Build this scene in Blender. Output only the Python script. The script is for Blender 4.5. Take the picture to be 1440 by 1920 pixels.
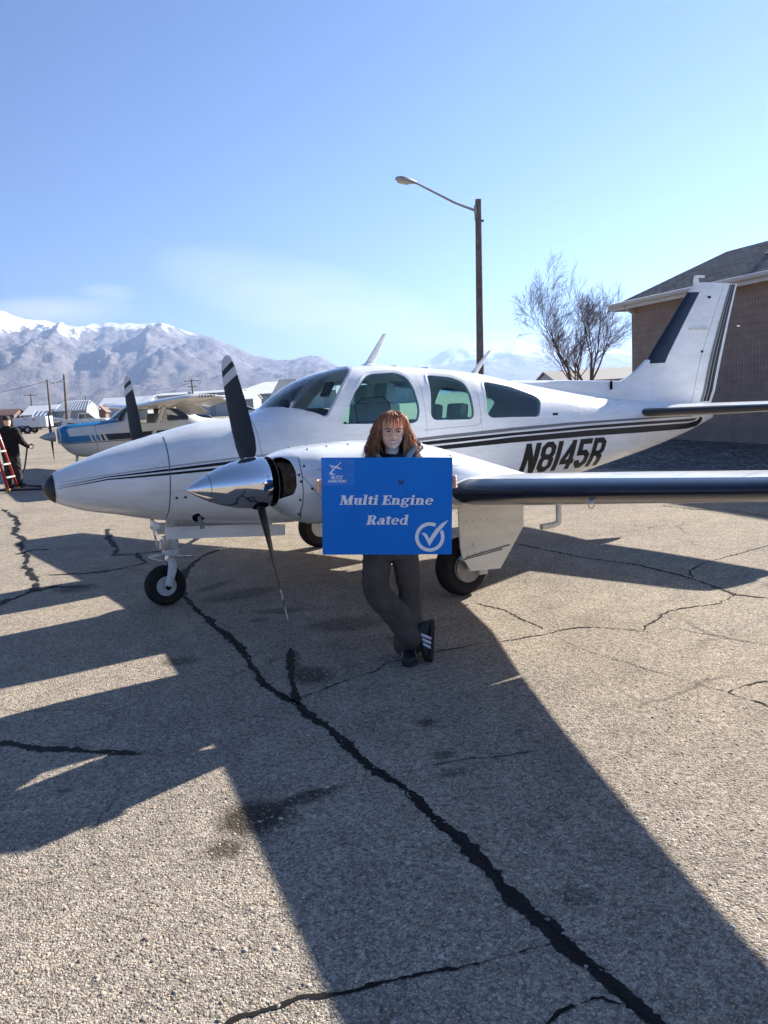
import bpy, bmesh, math, random
import numpy as np
from mathutils import Vector, Matrix, noise
from mathutils.geometry import delaunay_2d_cdt
R = math.radians
random.seed(7); np.random.seed(7)
scene = bpy.context.scene
for o in list(bpy.data.objects): bpy.data.objects.remove(o)
COL = scene.collection

# ------------------------------------------------------------------ camera
cam = bpy.data.cameras.new('camera'); cam.lens = 27.06; cam.sensor_width = 36; cam.sensor_fit = 'AUTO'
cam.clip_start = .05; cam.clip_end = 90000
camo = bpy.data.objects.new('camera', cam); COL.objects.link(camo)
camo.matrix_world = Matrix.Translation((0, 0, 1.722)) @ Matrix.Rotation(R(90 - 8.538), 4, 'X') @ Matrix.Rotation(R(-3.27), 4, 'Z')
scene.camera = camo
scene.render.resolution_x = 768; scene.render.resolution_y = 1024

# ------------------------------------------------------------------ light
SUN = Vector((1.4556, 1.4137, 1.0)).normalized()
SUN_EL = math.asin(SUN.z); SUN_AZ = math.atan2(SUN.x, SUN.y)
sl = bpy.data.lights.new('sun', 'SUN'); sl.energy = 5.0; sl.angle = R(.53); sl.color = (1.0, .96, .88)
so = bpy.data.objects.new('sun', sl); COL.objects.link(so)
so.rotation_euler = SUN.to_track_quat('Z', 'Y').to_euler(); so.location = (20, 20, 30)
world = bpy.data.worlds.new('World'); scene.world = world; world.use_nodes = True
nt = world.node_tree; nt.nodes.clear()
def wn(t, **k):
    n = nt.nodes.new(t)
    for a, b in k.items(): setattr(n, a, b)
    return n
SKY_STRENGTH = .051
sky = wn('ShaderNodeTexSky', sky_type='NISHITA', sun_disc=False, sun_elevation=SUN_EL, sun_rotation=SUN_AZ, altitude=1370, air_density=1.1, dust_density=.12, ozone_density=3.0)
tc = wn('ShaderNodeTexCoord'); bg = wn('ShaderNodeBackground'); bg.inputs['Strength'].default_value = SKY_STRENGTH; ow = wn('ShaderNodeOutputWorld')
# thin cirrus: stretched noise on the sky dome, gathered in a broad veil
def wmath(op, a, b=None, c=None):
    n = wn('ShaderNodeMath', operation=op)
    for i, v in enumerate((a, b, c)):
        if v is None: continue
        if isinstance(v, (int, float)): n.inputs[i].default_value = v
        else: nt.links.new(v, n.inputs[i])
    return n.outputs[0]
sep = wn('ShaderNodeSeparateXYZ'); nt.links.new(tc.outputs['Generated'], sep.inputs[0])
zc = wmath('MAXIMUM', sep.outputs[2], .02)
u = wmath('DIVIDE', sep.outputs[0], wmath('ADD', zc, .12)); v = wmath('DIVIDE', sep.outputs[1], wmath('ADD', zc, .12))
cmb = wn('ShaderNodeCombineXYZ'); nt.links.new(u, cmb.inputs[0]); nt.links.new(v, cmb.inputs[1])
mp = wn('ShaderNodeMapping'); mp.inputs['Scale'].default_value = (.75, .55, 1); mp.inputs['Rotation'].default_value = (0, 0, R(28)); nt.links.new(cmb.outputs[0], mp.inputs[0])
n1 = wn('ShaderNodeTexNoise'); n1.inputs['Scale'].default_value = 1.0; n1.inputs['Detail'].default_value = 9; n1.inputs['Roughness'].default_value = .58; n1.inputs['Distortion'].default_value = .55
nt.links.new(mp.outputs[0], n1.inputs['Vector'])
def blob(cx, cz, rx, rz, tilt=0.):
    # soft ellipse round a sky direction (x/y , z/y)
    tx = wmath('DIVIDE', sep.outputs[0], wmath('MAXIMUM', sep.outputs[1], .05)); tz = wmath('DIVIDE', sep.outputs[2], wmath('MAXIMUM', sep.outputs[1], .05))
    dx = wmath('SUBTRACT', tx, cx); dz = wmath('SUBTRACT', wmath('SUBTRACT', tz, cz), wmath('MULTIPLY', dx, tilt))
    q = wmath('ADD', wmath('POWER', wmath('ABSOLUTE', wmath('DIVIDE', dx, rx)), 2), wmath('POWER', wmath('ABSOLUTE', wmath('DIVIDE', dz, rz)), 2))
    return wmath('MAXIMUM', wmath('SUBTRACT', 1, q), 0)
veil = wmath('ADD', wmath('MULTIPLY', blob(-.07, .118, .21, .058, -.30), 1.15), wmath('MULTIPLY', blob(-.42, .128, .13, .022, -.02), .9))
veil = wmath('ADD', veil, wmath('MULTIPLY', blob(.18, .058, .16, .016, -.06), 1.5))
veil = wmath('ADD', veil, wmath('MULTIPLY', blob(-.33, .148, .04, .012, -.1), .6))
rmp = wn('ShaderNodeMapRange', interpolation_type='SMOOTHSTEP'); rmp.inputs['From Min'].default_value = .26; rmp.inputs['From Max'].default_value = .78
nt.links.new(n1.outputs['Fac'], rmp.inputs['Value'])
general = wmath('MULTIPLY', rmp.outputs[0], .02)
cf = wmath('MINIMUM', wmath('ADD', wmath('MULTIPLY', veil, wmath('ADD', wmath('MULTIPLY', rmp.outputs[0], .85), .22)), general), .85)
mixc = wn('ShaderNodeMix', data_type='RGBA'); nt.links.new(cf, mixc.inputs['Factor']); nt.links.new(sky.outputs[0], mixc.inputs['A']); mixc.inputs['B'].default_value = (6.6, 6.9, 7.2, 1)
tnt = wn('ShaderNodeMix', data_type='RGBA', blend_type='MULTIPLY'); tnt.inputs['Factor'].default_value = 1; nt.links.new(sky.outputs[0], tnt.inputs['A']); tnt.inputs['B'].default_value = (.62, .745, .96, 1); nt.links.new(tnt.outputs['Result'], mixc.inputs['A']); nt.links.new(mixc.outputs['Result'], bg.inputs['Color']); nt.links.new(bg.outputs[0], ow.inputs['Surface'])
scene.view_settings.view_transform = 'Standard'; scene.view_settings.look = 'None'; scene.view_settings.exposure = 1.58; scene.view_settings.gamma = 1.0; scene.view_settings.use_curve_mapping = False

# ------------------------------------------------------------------ helpers
def tag(o, label=None, cat=None, group=None, kind=None):
    if label: o['label'] = label
    if cat: o['category'] = cat
    if group: o['group'] = group
    if kind: o['kind'] = kind
    return o
def empty(name, loc=(0, 0, 0), rz=0., label=None, cat=None, group=None):
    o = bpy.data.objects.new(name, None); o.empty_display_size = .2; COL.objects.link(o)
    o.location = loc; o.rotation_euler = (0, 0, rz); tag(o, label, cat, group); return o
def link(name, me, parent=None):
    o = bpy.data.objects.new(name, me); COL.objects.link(o)
    if parent is not None: o.parent = parent
    return o
class MB:
    def __init__(s): s.v = []; s.f = []; s.m = []
    def add(s, vs, fs, mi=0):
        b = len(s.v); s.v += [tuple(p) for p in vs]; s.f += [tuple(i + b for i in f) for f in fs]; s.m += [mi] * len(fs); return s
    def box(s, c, d, mi=0, rot=None, bev=0.):
        x, y, z = d[0] / 2, d[1] / 2, d[2] / 2
        if bev > 0:
            b = min(bev, x * .9, y * .9, z * .9); vs = []; idx = {}
            bm = bmesh.new(); bmesh.ops.create_cube(bm, size=1)
            for q in bm.verts: q.co = Vector((q.co.x * d[0], q.co.y * d[1], q.co.z * d[2]))
            bmesh.ops.bevel(bm, geom=bm.edges[:], offset=b, segments=2, affect='EDGES', profile=.7)
            bm.verts.index_update(); vs = [q.co.copy() for q in bm.verts]; fs = [[q.index for q in f.verts] for f in bm.faces]; bm.free()
        else:
            vs = [Vector((i * x, j * y, k * z)) for k in (-1, 1) for j in (-1, 1) for i in (-1, 1)]
            fs = [(0, 2, 3, 1), (4, 5, 7, 6), (0, 1, 5, 4), (2, 6, 7, 3), (0, 4, 6, 2), (1, 3, 7, 5)]
        if rot is not None: vs = [rot @ q for q in vs]
        return s.add([q + Vector(c) for q in vs], fs, mi)
    def rings(s, rs, closed=True, cap0=True, cap1=True, mi=0):
        n = len(rs[0]); b = len(s.v)
        for r in rs: s.v += [tuple(p) for p in r]
        k = n if closed else n - 1
        for i in range(len(rs) - 1):
            for j in range(k):
                s.f.append((b + i * n + j, b + i * n + (j + 1) % n, b + (i + 1) * n + (j + 1) % n, b + (i + 1) * n + j)); s.m.append(mi)
        if cap0: s.f.append(tuple(b + j for j in reversed(range(n)))); s.m.append(mi)
        if cap1: s.f.append(tuple(b + (len(rs) - 1) * n + j for j in range(n))); s.m.append(mi)
        return s
    def tube(s, path, rad, seg=10, mi=0, caps=True, sq=None):
        P = [Vector(p) for p in path]; n = len(P)
        if not hasattr(rad, '__len__'): rad = [rad] * n
        up = None; rs = []
        for i in range(n):
            t = (P[min(i + 1, n - 1)] - P[max(i - 1, 0)]).normalized()
            if up is None:
                up = Vector((0, 0, 1)) if abs(t.z) < .9 else Vector((1, 0, 0))
            a = t.cross(up).normalized(); b = a.cross(t).normalized(); up = b
            q = sq if sq else (1, 1)
            rs.append([P[i] + (a * math.cos(k * 2 * math.pi / seg) * q[0] + b * math.sin(k * 2 * math.pi / seg) * q[1]) * rad[i] for k in range(seg)])
        return s.rings(rs, True, caps, caps, mi)
    def lathe(s, prof, org=(0, 0, 0), axis=(0, 0, 1), seg=24, mi=0, caps=True):
        ax = Vector(axis).normalized(); t = Vector((1, 0, 0)) if abs(ax.x) < .9 else Vector((0, 1, 0))
        a = ax.cross(t).normalized(); b = ax.cross(a); o = Vector(org)
        rs = [[o + ax * h + (a * math.cos(k * 2 * math.pi / seg) + b * math.sin(k * 2 * math.pi / seg)) * max(r, 1e-4) for k in range(seg)] for r, h in prof]
        return s.rings(rs, True, caps, caps, mi)
    def prism(s, poly, nrm, th, mi=0):
        n = Vector(nrm).normalized() * th; k = len(poly); P = [Vector(p) for p in poly]
        s.add([p - n / 2 for p in P] + [p + n / 2 for p in P], [tuple(reversed(range(k))), tuple(range(k, 2 * k))] + [(i, (i + 1) % k, k + (i + 1) % k, k + i) for i in range(k)], mi); return s
    def mesh(s, name, mats, smooth=True, angle=35, fix=True):
        me = bpy.data.meshes.new(name); me.from_pydata([tuple(p) for p in s.v], [], s.f)
        for m in (mats if isinstance(mats, (list, tuple)) else [mats]): me.materials.append(m)
        if any(s.m): me.polygons.foreach_set('material_index', s.m)
        if fix:
            bm = bmesh.new(); bm.from_mesh(me); bmesh.ops.recalc_face_normals(bm, faces=bm.faces[:])
            if smooth:
                for e in bm.edges:
                    if len(e.link_faces) == 2 and e.calc_face_angle(0) > R(angle): e.smooth = False
            bm.to_mesh(me); bm.free()
        me.polygons.foreach_set('use_smooth', [bool(smooth)] * len(me.polygons)); me.update(); return me
    def build(s, name, mats, parent=None, **k): return link(name, s.mesh(name, mats, **k), parent)
def one(fn): m = MB(); fn(m); return m
def copytree(o, parent=None):
    c = o.copy(); COL.objects.link(c); c.parent = parent
    for ch in list(o.children): copytree(ch, c)
    return c
def catmull(pts, n):
    P = [Vector(p) for p in pts]; out = []
    for i in range(len(P) - 1):
        a, b, c, d = P[max(i - 1, 0)], P[i], P[i + 1], P[min(i + 2, len(P) - 1)]
        for k in range(n):
            t = k / n; out.append(.5 * (2 * b + (c - a) * t + (2 * a - 5 * b + 4 * c - d) * t * t + (3 * b - a - 3 * c + d) * t ** 3))
    out.append(P[-1]); return out
# ------------------------------------------------------------------ materials
def mat(name, col=(.5, .5, .5), rough=.5, metal=0., spec=.5, coat=0., var=0., vscale=6., bump=0., bscale=60., coat_rough=.05):
    m = bpy.data.materials.new(name); m.use_nodes = True; t = m.node_tree; b = t.nodes['Principled BSDF']
    b.inputs['Base Color'].default_value = (*col, 1); b.inputs['Roughness'].default_value = rough; b.inputs['Metallic'].default_value = metal
    b.inputs['Specular IOR Level'].default_value = spec; b.inputs['Coat Weight'].default_value = coat; b.inputs['Coat Roughness'].default_value = coat_rough
    if var or bump:
        c = t.nodes.new('ShaderNodeTexCoord')
    if var:
        n = t.nodes.new('ShaderNodeTexNoise'); n.inputs['Scale'].default_value = vscale; n.inputs['Detail'].default_value = 6; n.inputs['Roughness'].default_value = .62
        t.links.new(c.outputs['Object'], n.inputs['Vector'])
        r = t.nodes.new('ShaderNodeValToRGB'); r.color_ramp.elements[0].position = .3; r.color_ramp.elements[1].position = .7
        r.color_ramp.elements[0].color = (*[q * (1 - var) for q in col], 1); r.color_ramp.elements[1].color = (*[min(q * (1 + var), 1) for q in col], 1)
        t.links.new(n.outputs['Fac'], r.inputs[0]); t.links.new(r.outputs[0], b.inputs['Base Color'])
    if bump:
        n = t.nodes.new('ShaderNodeTexNoise'); n.inputs['Scale'].default_value = bscale; n.inputs['Detail'].default_value = 4
        t.links.new(c.outputs['Object'], n.inputs['Vector']); u = t.nodes.new('ShaderNodeBump'); u.inputs['Strength'].default_value = bump; u.inputs['Distance'].default_value = .01
        t.links.new(n.outputs['Fac'], u.inputs['Height']); t.links.new(u.outputs[0], b.inputs['Normal'])
    return m
class NT:
    def __init__(s, m): s.t = m.node_tree; s.b = s.t.nodes.get('Principled BSDF')
    def n(s, typ, ins=None, **k):
        q = s.t.nodes.new(typ)
        for a, b in k.items(): setattr(q, a, b)
        for a, b in (ins or {}).items(): s.set(q.inputs[a], b)
        return q
    def set(s, sock, v):
        if isinstance(v, bpy.types.NodeSocket): s.t.links.new(v, sock)
        else: sock.default_value = v
    def math(s, op, a, b=None, c=None, clamp=False):
        q = s.t.nodes.new('ShaderNodeMath'); q.operation = op; q.use_clamp = clamp
        for i, v in enumerate((a, b, c)):
            if v is not None: s.set(q.inputs[i], v)
        return q.outputs[0]
    def mix(s, f, a, b, mode='MIX'):
        q = s.t.nodes.new('ShaderNodeMix'); q.data_type = 'RGBA'; q.blend_type = mode
        s.set(q.inputs['Factor'], f); s.set(q.inputs['A'], a); s.set(q.inputs['B'], b); return q.outputs['Result']
    def ramp(s, f, els, interp='LINEAR'):
        q = s.t.nodes.new('ShaderNodeValToRGB'); q.color_ramp.interpolation = interp; e = q.color_ramp.elements
        while len(e) < len(els): e.new(.5)
        for i, (p, c) in enumerate(els): e[i].position = p; e[i].color = (*c, 1) if len(c) == 3 else c
        s.set(q.inputs[0], f); return q.outputs[0]
    def noise(s, vec, scale, detail=4, rough=.5, dist=0.): 
        return s.n('ShaderNodeTexNoise', {'Vector': vec, 'Scale': scale, 'Detail': detail, 'Roughness': rough, 'Distortion': dist}).outputs['Fac']
# ------------------------------------------------------------------ ground
def ground_material():
    m = mat('apron_asphalt', (.3, .28, .25), .95, spec=.12); N = NT(m)
    co = N.n('ShaderNodeTexCoord').outputs['Object']
    v1 = N.n('ShaderNodeTexVoronoi', {'Vector': co, 'Scale': 92.0, 'Randomness': 1.0}, feature='F1')
    v2 = N.n('ShaderNodeTexVoronoi', {'Vector': co, 'Scale': 190.0, 'Randomness': 1.0}, feature='F1')
    e1 = N.n('ShaderNodeTexVoronoi', {'Vector': co, 'Scale': 92.0, 'Randomness': 1.0}, feature='DISTANCE_TO_EDGE')
    r1 = N.n('ShaderNodeSeparateColor', {0: v1.outputs['Color']}).outputs[0]; r2 = N.n('ShaderNodeSeparateColor', {0: v2.outputs['Color']}).outputs[0]
    stones = N.ramp(r1, [(0., (.14, .128, .12)), (.3, (.29, .265, .235)), (.55, (.41, .37, .325)), (.8, (.56, .51, .44)), (.93, (.40, .29, .215)), (1., (.72, .68, .62))])
    fine = N.ramp(r2, [(0., (.17, .155, .145)), (.5, (.40, .365, .32)), (1., (.64, .59, .52))])
    pick = N.ramp(N.noise(co, 30, 3), [(.36, (0, 0, 0)), (.52, (1, 1, 1))])
    c = N.mix(N.math('MULTIPLY', pick, .75), fine, stones)
    gap = N.ramp(e1.outputs['Distance'], [(.0, (.30, .29, .29)), (.13, (1, 1, 1))])
    c = N.mix(N.math('MULTIPLY', pick, .8), c, N.mix(1., c, gap, 'MULTIPLY'))
    blot = N.ramp(N.noise(co, .55, 7, .66), [(.25, (.74, .74, .76)), (.5, (1, 1, 1)), (.75, (1.16, 1.13, 1.06))])
    c = N.mix(1., c, blot, 'MULTIPLY')
    b2 = N.ramp(N.noise(co, 4.5, 5, .65), [(.3, (.82, .82, .82)), (.7, (1.12, 1.12, 1.12))]); c = N.mix(1., c, b2, 'MULTIPLY')
    wave = N.n('ShaderNodeTexVoronoi', {'Vector': N.n('ShaderNodeVectorMath', {0: co, 1: N.n('ShaderNodeVectorMath', {0: N.n('ShaderNodeTexNoise', {'Vector': co, 'Scale': 1.6, 'Detail': 6.0}).outputs['Color'], 1: (.55, .55, 0)}, operation='MULTIPLY').outputs[0]}).outputs[0], 'Scale': .55}, feature='DISTANCE_TO_EDGE')
    hair = N.math('MULTIPLY', N.ramp(wave.outputs['Distance'], [(.0, (1, 1, 1)), (.006, (0, 0, 0))]), N.ramp(N.noise(co, .8, 2), [(.5, (0, 0, 0)), (.6, (.6, .6, .6))])); c = N.mix(hair, c, (.05, .045, .04, 1))
    # oil drips, tyre scuffs and spills: stains with shapes of their own
    sp = N.n('ShaderNodeSeparateXYZ', {0: co}); wob = N.math('MULTIPLY', N.math('SUBTRACT', N.noise(co, 7, 5, .7), .5), .55)
    wob2 = N.math('MULTIPLY', N.math('SUBTRACT', N.noise(co, 45, 3, .7), .5), .5)
    tot = None
    for (x, y, rx, ry, rot, k) in STAINS:
        dx = N.math('SUBTRACT', sp.outputs[0], x); dy = N.math('SUBTRACT', sp.outputs[1], y); ca, sa = math.cos(R(rot)), math.sin(R(rot))
        a = N.math('ADD', N.math('MULTIPLY', dx, ca / rx), N.math('MULTIPLY', dy, sa / rx)); b = N.math('ADD', N.math('MULTIPLY', dx, -sa / ry), N.math('MULTIPLY', dy, ca / ry))
        d = N.math('SQRT', N.math('ADD', N.math('MULTIPLY', a, a), N.math('MULTIPLY', b, b)))
        d = N.math('ADD', N.math('ADD', d, wob), wob2)
        f = N.math('MULTIPLY', N.math('SMOOTHSTEP' if False else 'SUBTRACT', 1.05, d, clamp=True), 1.9, clamp=True); f = N.math('MULTIPLY', f, k)
        tot = f if tot is None else N.math('MAXIMUM', tot, f)
    c = N.mix(tot, c, N.mix(1., c, (.17, .155, .14, 1), 'MULTIPLY'))
    c = N.mix(1., c, (.97, .90, .80, 1), 'MULTIPLY'); N.set(N.b.inputs['Base Color'], c)
    hgt = N.math('SUBTRACT', N.math('MULTIPLY', N.math('SUBTRACT', .6, v1.outputs['Distance']), pick), N.math('MULTIPLY', v2.outputs['Distance'], .5))
    bp = N.n('ShaderNodeBump', {'Height': hgt, 'Strength': .85, 'Distance': .006}); N.set(N.b.inputs['Normal'], bp.outputs[0])
    N.set(N.b.inputs['Roughness'], N.math('SUBTRACT', .95, N.math('MULTIPLY', tot, .3)))
    return m
STAINS = [(-.62, 3.02, .20, .17, 10, .95), (-.70, 2.80, .10, .09, 0, .75), (-.42, 3.16, .22, .06, 28, .85), (-.53, 4.69, .17, .20, 20, .8), (-.66, 4.95, .06, .32, 8, .55),
          (-1.47, 5.10, .16, .12, 0, .6), (.16, 3.87, .07, .06, 0, .7), (.22, 3.49, .07, .05, 0, .7), (.24, 3.31, .10, .05, 20, .5), (.58, 2.40, .08, .07, 0, .5), (-3.13, 7.53, .26, .22, 0, .7),
          (-.34, 5.76, .35, .22, 0, .5), (-1.36, 6.88, .45, .22, 30, .5), (-.89, 6.25, .25, .12, 0, .5), (-1.69, 7.26, .3, .1, 60, .5), (.10, 5.35, .2, .1, 0, .4), (-1.55, 3.35, .05, .03, 0, .6), (-1.05, 6.0, .1, .06, 0, .5)]
G_MAT = ground_material()
def ground_mesh():
    # one sheet out to the horizon, finer near the apron
    ticks = [-30000, -12000, -4000, -1500, -500, -150, -60, -20, 0, 20, 60, 150, 500, 1500, 4000, 12000, 30000]
    v = [(x, y, 0) for y in ticks for x in ticks]; n = len(ticks)
    f = [(j * n + i, j * n + i + 1, (j + 1) * n + i + 1, (j + 1) * n + i) for j in range(n - 1) for i in range(n - 1)]
    m = MB(); m.add(v, f); return m
ground = ground_mesh().build('ground', G_MAT, smooth=False, fix=False); tag(ground, 'pale sunlit exposed aggregate asphalt apron with cracks and oil stains', 'ground', kind='structure')
# --- cracks and tar seams, each a ribbon lying in the surface
CR = {
 'seam':[(-1.891,6.939),(-1.6,6.313),(-1.34,5.811),(-1.066,5.312),(-0.951,4.96),(-0.785,4.548),(-0.55,4.184),(-0.346,3.838),(-0.144,3.455),(0.024,3.184),(0.163,2.871),(0.284,2.642),(0.344,2.464),(0.417,2.317),(0.489,2.174),(0.546,2.078),(0.583,1.991),(0.63,1.899),(0.669,1.807),(0.76,1.6)],
 'seam2':[(-0.714,5.25),(-0.649,4.664),(-0.552,4.207)],
 'tarL':[(-2.333,3.98),(-2.123,3.908),(-1.921,3.838),(-1.642,3.772),(-1.302,3.699)],
 'tarC':[(-1.881,6.899),(-2.055,7.45),(-2.156,8.117),(-2.158,8.757),(-2.03,9.192)],
 'A':[(-0.608,4.294),(-0.444,4.41),(-0.29,4.561),(-0.125,4.675),(-0.039,4.829),(0.103,4.877),(0.288,4.995),(0.608,5.096),(0.837,5.148),(1.083,5.223),(1.225,5.297),(1.353,5.349),(1.582,5.279),(1.775,5.155)],
 'A2':[(1.775,5.155),(1.905,5.386),(2.092,5.629),(2.318,5.686),(2.541,5.73),(2.808,5.995)],
 'A3':[(1.775,5.155),(2.007,5.198),(2.157,5.023),(2.418,4.75)],
 'B':[(0.682,6.161),(0.92,5.872),(1.009,5.563),(1.102,5.345)],
 'B2':[(1.102,5.345),(1.179,5.028),(1.373,4.702),(1.571,4.401),(1.769,4.115),(1.855,4.039)],
 'C':[(2.185,4.165),(2.004,4.136),(1.909,4.094),(1.841,4.041),(1.87,3.946),(1.924,3.88),(1.957,3.777)],
 'D':[(-0.57,1.902),(-0.492,1.961),(-0.418,1.975),(-0.33,2.014),(-0.206,2.029),(-0.08,2.061),(0.049,2.09),(0.213,2.108),(0.385,2.154),(0.473,2.18)],
 'E':[(0.356,1.864),(0.409,1.906),(0.46,1.931),(0.541,1.95),(0.578,1.922),(0.633,1.908)],
 'F':[(1.428,8.557),(1.695,8.109),(1.968,7.617),(2.398,7.131),(2.659,6.526),(2.716,6.227),(2.767,5.953),(2.969,5.762)],
 'F2':[(2.659,6.526),(2.739,6.817),(2.99,7.091),(3.556,7.434),(3.97,7.727)],
 'G':[(-7.297,14.622),(-6.433,13.318),(-5.902,12.291),(-5.588,11.454),(-5.194,10.891),(-4.913,10.213),(-4.456,9.392),(-4.163,8.715),(-3.694,7.955),(-3.535,7.47),(-3.612,7.183),(-3.683,6.916)],
 'G2':[(-4.696,9.622),(-4.602,9.869),(-4.359,9.869)],
 'G3':[(-3.535,7.47),(-3.401,7.656),(-3.005,7.541)],
 'H':[(-4.144,11.347),(-3.765,10.365),(-3.381,9.585),(-3.304,9.199),(-3.059,9.162),(-2.767,9.273),(-2.468,9.666)],
 'I':[(-3.695,8.25),(-3.342,8.213),(-3.063,8.245),(-2.882,8.41),(-2.737,8.622),(-2.922,8.968),(-3.046,9.288)],
 'K':[(3.863,10.585),(4.122,10.124),(4.508,9.876),(4.727,9.213)],
 'L':[(0.106,3.372),(0.286,3.43),(0.491,3.443),(0.673,3.465)],
}
TAR = mat('crack_tar', (.011, .010, .0095), .7, spec=.2, var=.4, vscale=30, bump=.6, bscale=90)
DARK = mat('crack_dark', (.02, .018, .016), .95, spec=.1)
def ribbon(pts, w, jit, seed, step=.035, taper=True, z=.004, ragged=.35):
    rnd = random.Random(seed); P = [Vector((x, y, 0)) for x, y in pts]; Q = []
    for i in range(len(P) - 1):
        n = max(2, int((P[i + 1] - P[i]).length / step))
        for k in range(n): Q.append(P[i].lerp(P[i + 1], k / n))
    Q.append(P[-1]); n = len(Q)
    rs = []
    ph = rnd.uniform(0, 99)
    for i, q in enumerate(Q):
        t = (Q[min(i + 1, n - 1)] - Q[max(i - 1, 0)]).normalized(); s = Vector((-t.y, t.x, 0))
        o = (noise.noise(Vector((q.x * 5, q.y * 5, ph))) + .5 * noise.noise(Vector((q.x * 19, q.y * 19, ph))) + .35 * noise.noise(Vector((q.x * 60, q.y * 60, ph)))) * jit
        ww = w * (1 + ragged * 1.8 * noise.noise(Vector((q.x * 4, q.y * 4, ph + 7))) + ragged * 1.2 * noise.noise(Vector((q.x * 23, q.y * 23, ph + 3))) + ragged * .9 * noise.noise(Vector((q.x * 85, q.y * 85, ph + 5))) + ragged * rnd.uniform(-.3, .3))
        if taper: ww *= min(1, (i + 1) / 6, (n - i) / 6)
        ww = max(ww, w * .15); c = q + s * o
        rs.append([c + s * ww / 2 + Vector((0, 0, z)), c - s * ww / 2 + Vector((0, 0, z))])
    m = MB(); m.rings(rs, False, False, False); return m
spec = {'seam': (.046, .02, TAR), 'seam2': (.05, .01, TAR), 'tarL': (.05, .02, TAR), 'tarC': (.06, .02, TAR), 'G': (.07, .04, TAR), 'G2': (.08, .03, TAR), 'G3': (.09, .03, TAR), 'H': (.06, .03, TAR), 'I': (.05, .03, TAR),
        'A': (.012, .02, DARK), 'A2': (.012, .03, DARK), 'A3': (.005, .03, DARK), 'B': (.012, .03, DARK), 'B2': (.004, .02, DARK), 'C': (.012, .02, DARK), 'D': (.013, .014, DARK), 'E': (.014, .014, DARK),
        'F': (.02, .03, DARK), 'F2': (.015, .03, DARK), 'K': (.02, .02, DARK), 'L': (.004, .01, DARK)}
for i, (k, (w, j, mt)) in enumerate(spec.items()):
    ribbon(CR[k], w, j, i, z=.0022 if mt is TAR else .003, step=.012, ragged=.5 if mt is TAR else .6).build('tar_seam' if mt is TAR else 'crack', mt, ground, smooth=False, fix=False)
ribbon(CR['seam'], .010, .035, 77, z=.0034, step=.012, ragged=.7).build('crack', DARK, ground, smooth=False, fix=False)
rr = random.Random(5)
for (y0, x0, x1) in ((24.5, -14, -5), (29, -20, -8), (36, -22, -10), (47, -30, -14), (62, -38, -20), (20.5, -9.5, -6.2)):
    n = 9; ribbon([(x0 + (x1 - x0) * k / n, y0 + rr.uniform(-.15, .15) + .03 * k) for k in range(n + 1)], .05 + y0 * .0012, .05, y0, step=.3).build('crack', DARK, ground, smooth=False, fix=False)
for (pts) in ([(-8.3, 21.5), (-8.0, 20.6), (-7.7, 19.9)], [(-7.3, 19.3), (-6.8, 19.0), (-7.2, 18.6), (-6.6, 18.3)]):
    ribbon(pts, .07, .08, 3, step=.06).build('crack', DARK, ground, smooth=False, fix=False)
# --- loose and embedded stones of the near surface
def pebbles():
    n = 26000; rng = np.random.default_rng(3)
    yy = 1.45 + (rng.random(n) ** 1.5) * 4.2; xx = (rng.random(n) * 2 - 1) * (.62 * yy + .25)
    r = np.clip(rng.lognormal(math.log(.0040), .45, n), .002, .0135)
    V = []; F = []; seg = 6; b = 0
    rot = rng.random(n) * 6.28; asp = .55 + rng.random(n) * .45; hh = r * (.16 + .24 * rng.random(n))
    base = np.arange(seg) * 2 * math.pi / seg
    jit = .78 + .44 * rng.random((n, seg))
    vs = np.zeros((n, 2 * seg + 1, 3)); cr, sr = np.cos(rot), np.sin(rot)
    for k in range(seg):
        for lay, (sc, hz) in enumerate(((1., -.2), (.68, .8))):
            a = r * sc * jit[:, k] * math.cos(base[k]); c = r * sc * asp * jit[:, k] * math.sin(base[k])
            vs[:, lay * seg + k, 0] = xx + a * cr - c * sr; vs[:, lay * seg + k, 1] = yy + a * sr + c * cr; vs[:, lay * seg + k, 2] = hh * hz
    vs[:, 2 * seg] = np.stack([xx, yy, hh], 1)
    fs = []
    for k in range(seg): q = (k + 1) % seg; fs += [(k, q, seg + q), (k, seg + q, seg + k), (seg + k, seg + q, 2 * seg)]
    fs = np.array(fs); allf = (fs[None] + (np.arange(n) * (2 * seg + 1))[:, None, None]).reshape(-1, 3)
    me = bpy.data.meshes.new('aggregate_stones'); me.vertices.add(n * (2 * seg + 1)); me.vertices.foreach_set('co', vs.reshape(-1))
    nf = len(allf); me.loops.add(nf * 3); me.loops.foreach_set('vertex_index', allf.reshape(-1)); me.polygons.add(nf)
    me.polygons.foreach_set('loop_start', np.arange(nf) * 3); me.polygons.foreach_set('loop_total', np.full(nf, 3)); me.update(calc_edges=True); me.validate()
    me.polygons.foreach_set('use_smooth', np.ones(nf, dtype=bool))
    m = mat('aggregate_stone', (.3, .28, .25), .85, spec=.25); N = NT(m)
    g = N.n('ShaderNodeNewGeometry').outputs['Random Per Island']
    c = N.ramp(g, [(0., (.14, .13, .12)), (.25, (.30, .27, .245)), (.5, (.44, .40, .35)), (.72, (.58, .53, .46)), (.86, (.38, .265, .19)), (.93, (.30, .30, .31)), (1., (.62, .59, .54))])
    co = N.n('ShaderNodeTexCoord').outputs['Object']; c = N.mix(1., c, N.ramp(N.noise(co, 300, 3), [(.3, (.8, .8, .8)), (.7, (1.15, 1.15, 1.15))]), 'MULTIPLY')
    c = N.mix(1., c, (.96, .89, .79, 1), 'MULTIPLY'); N.set(N.b.inputs['Base Color'], c); me.materials.append(m); return me
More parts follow.
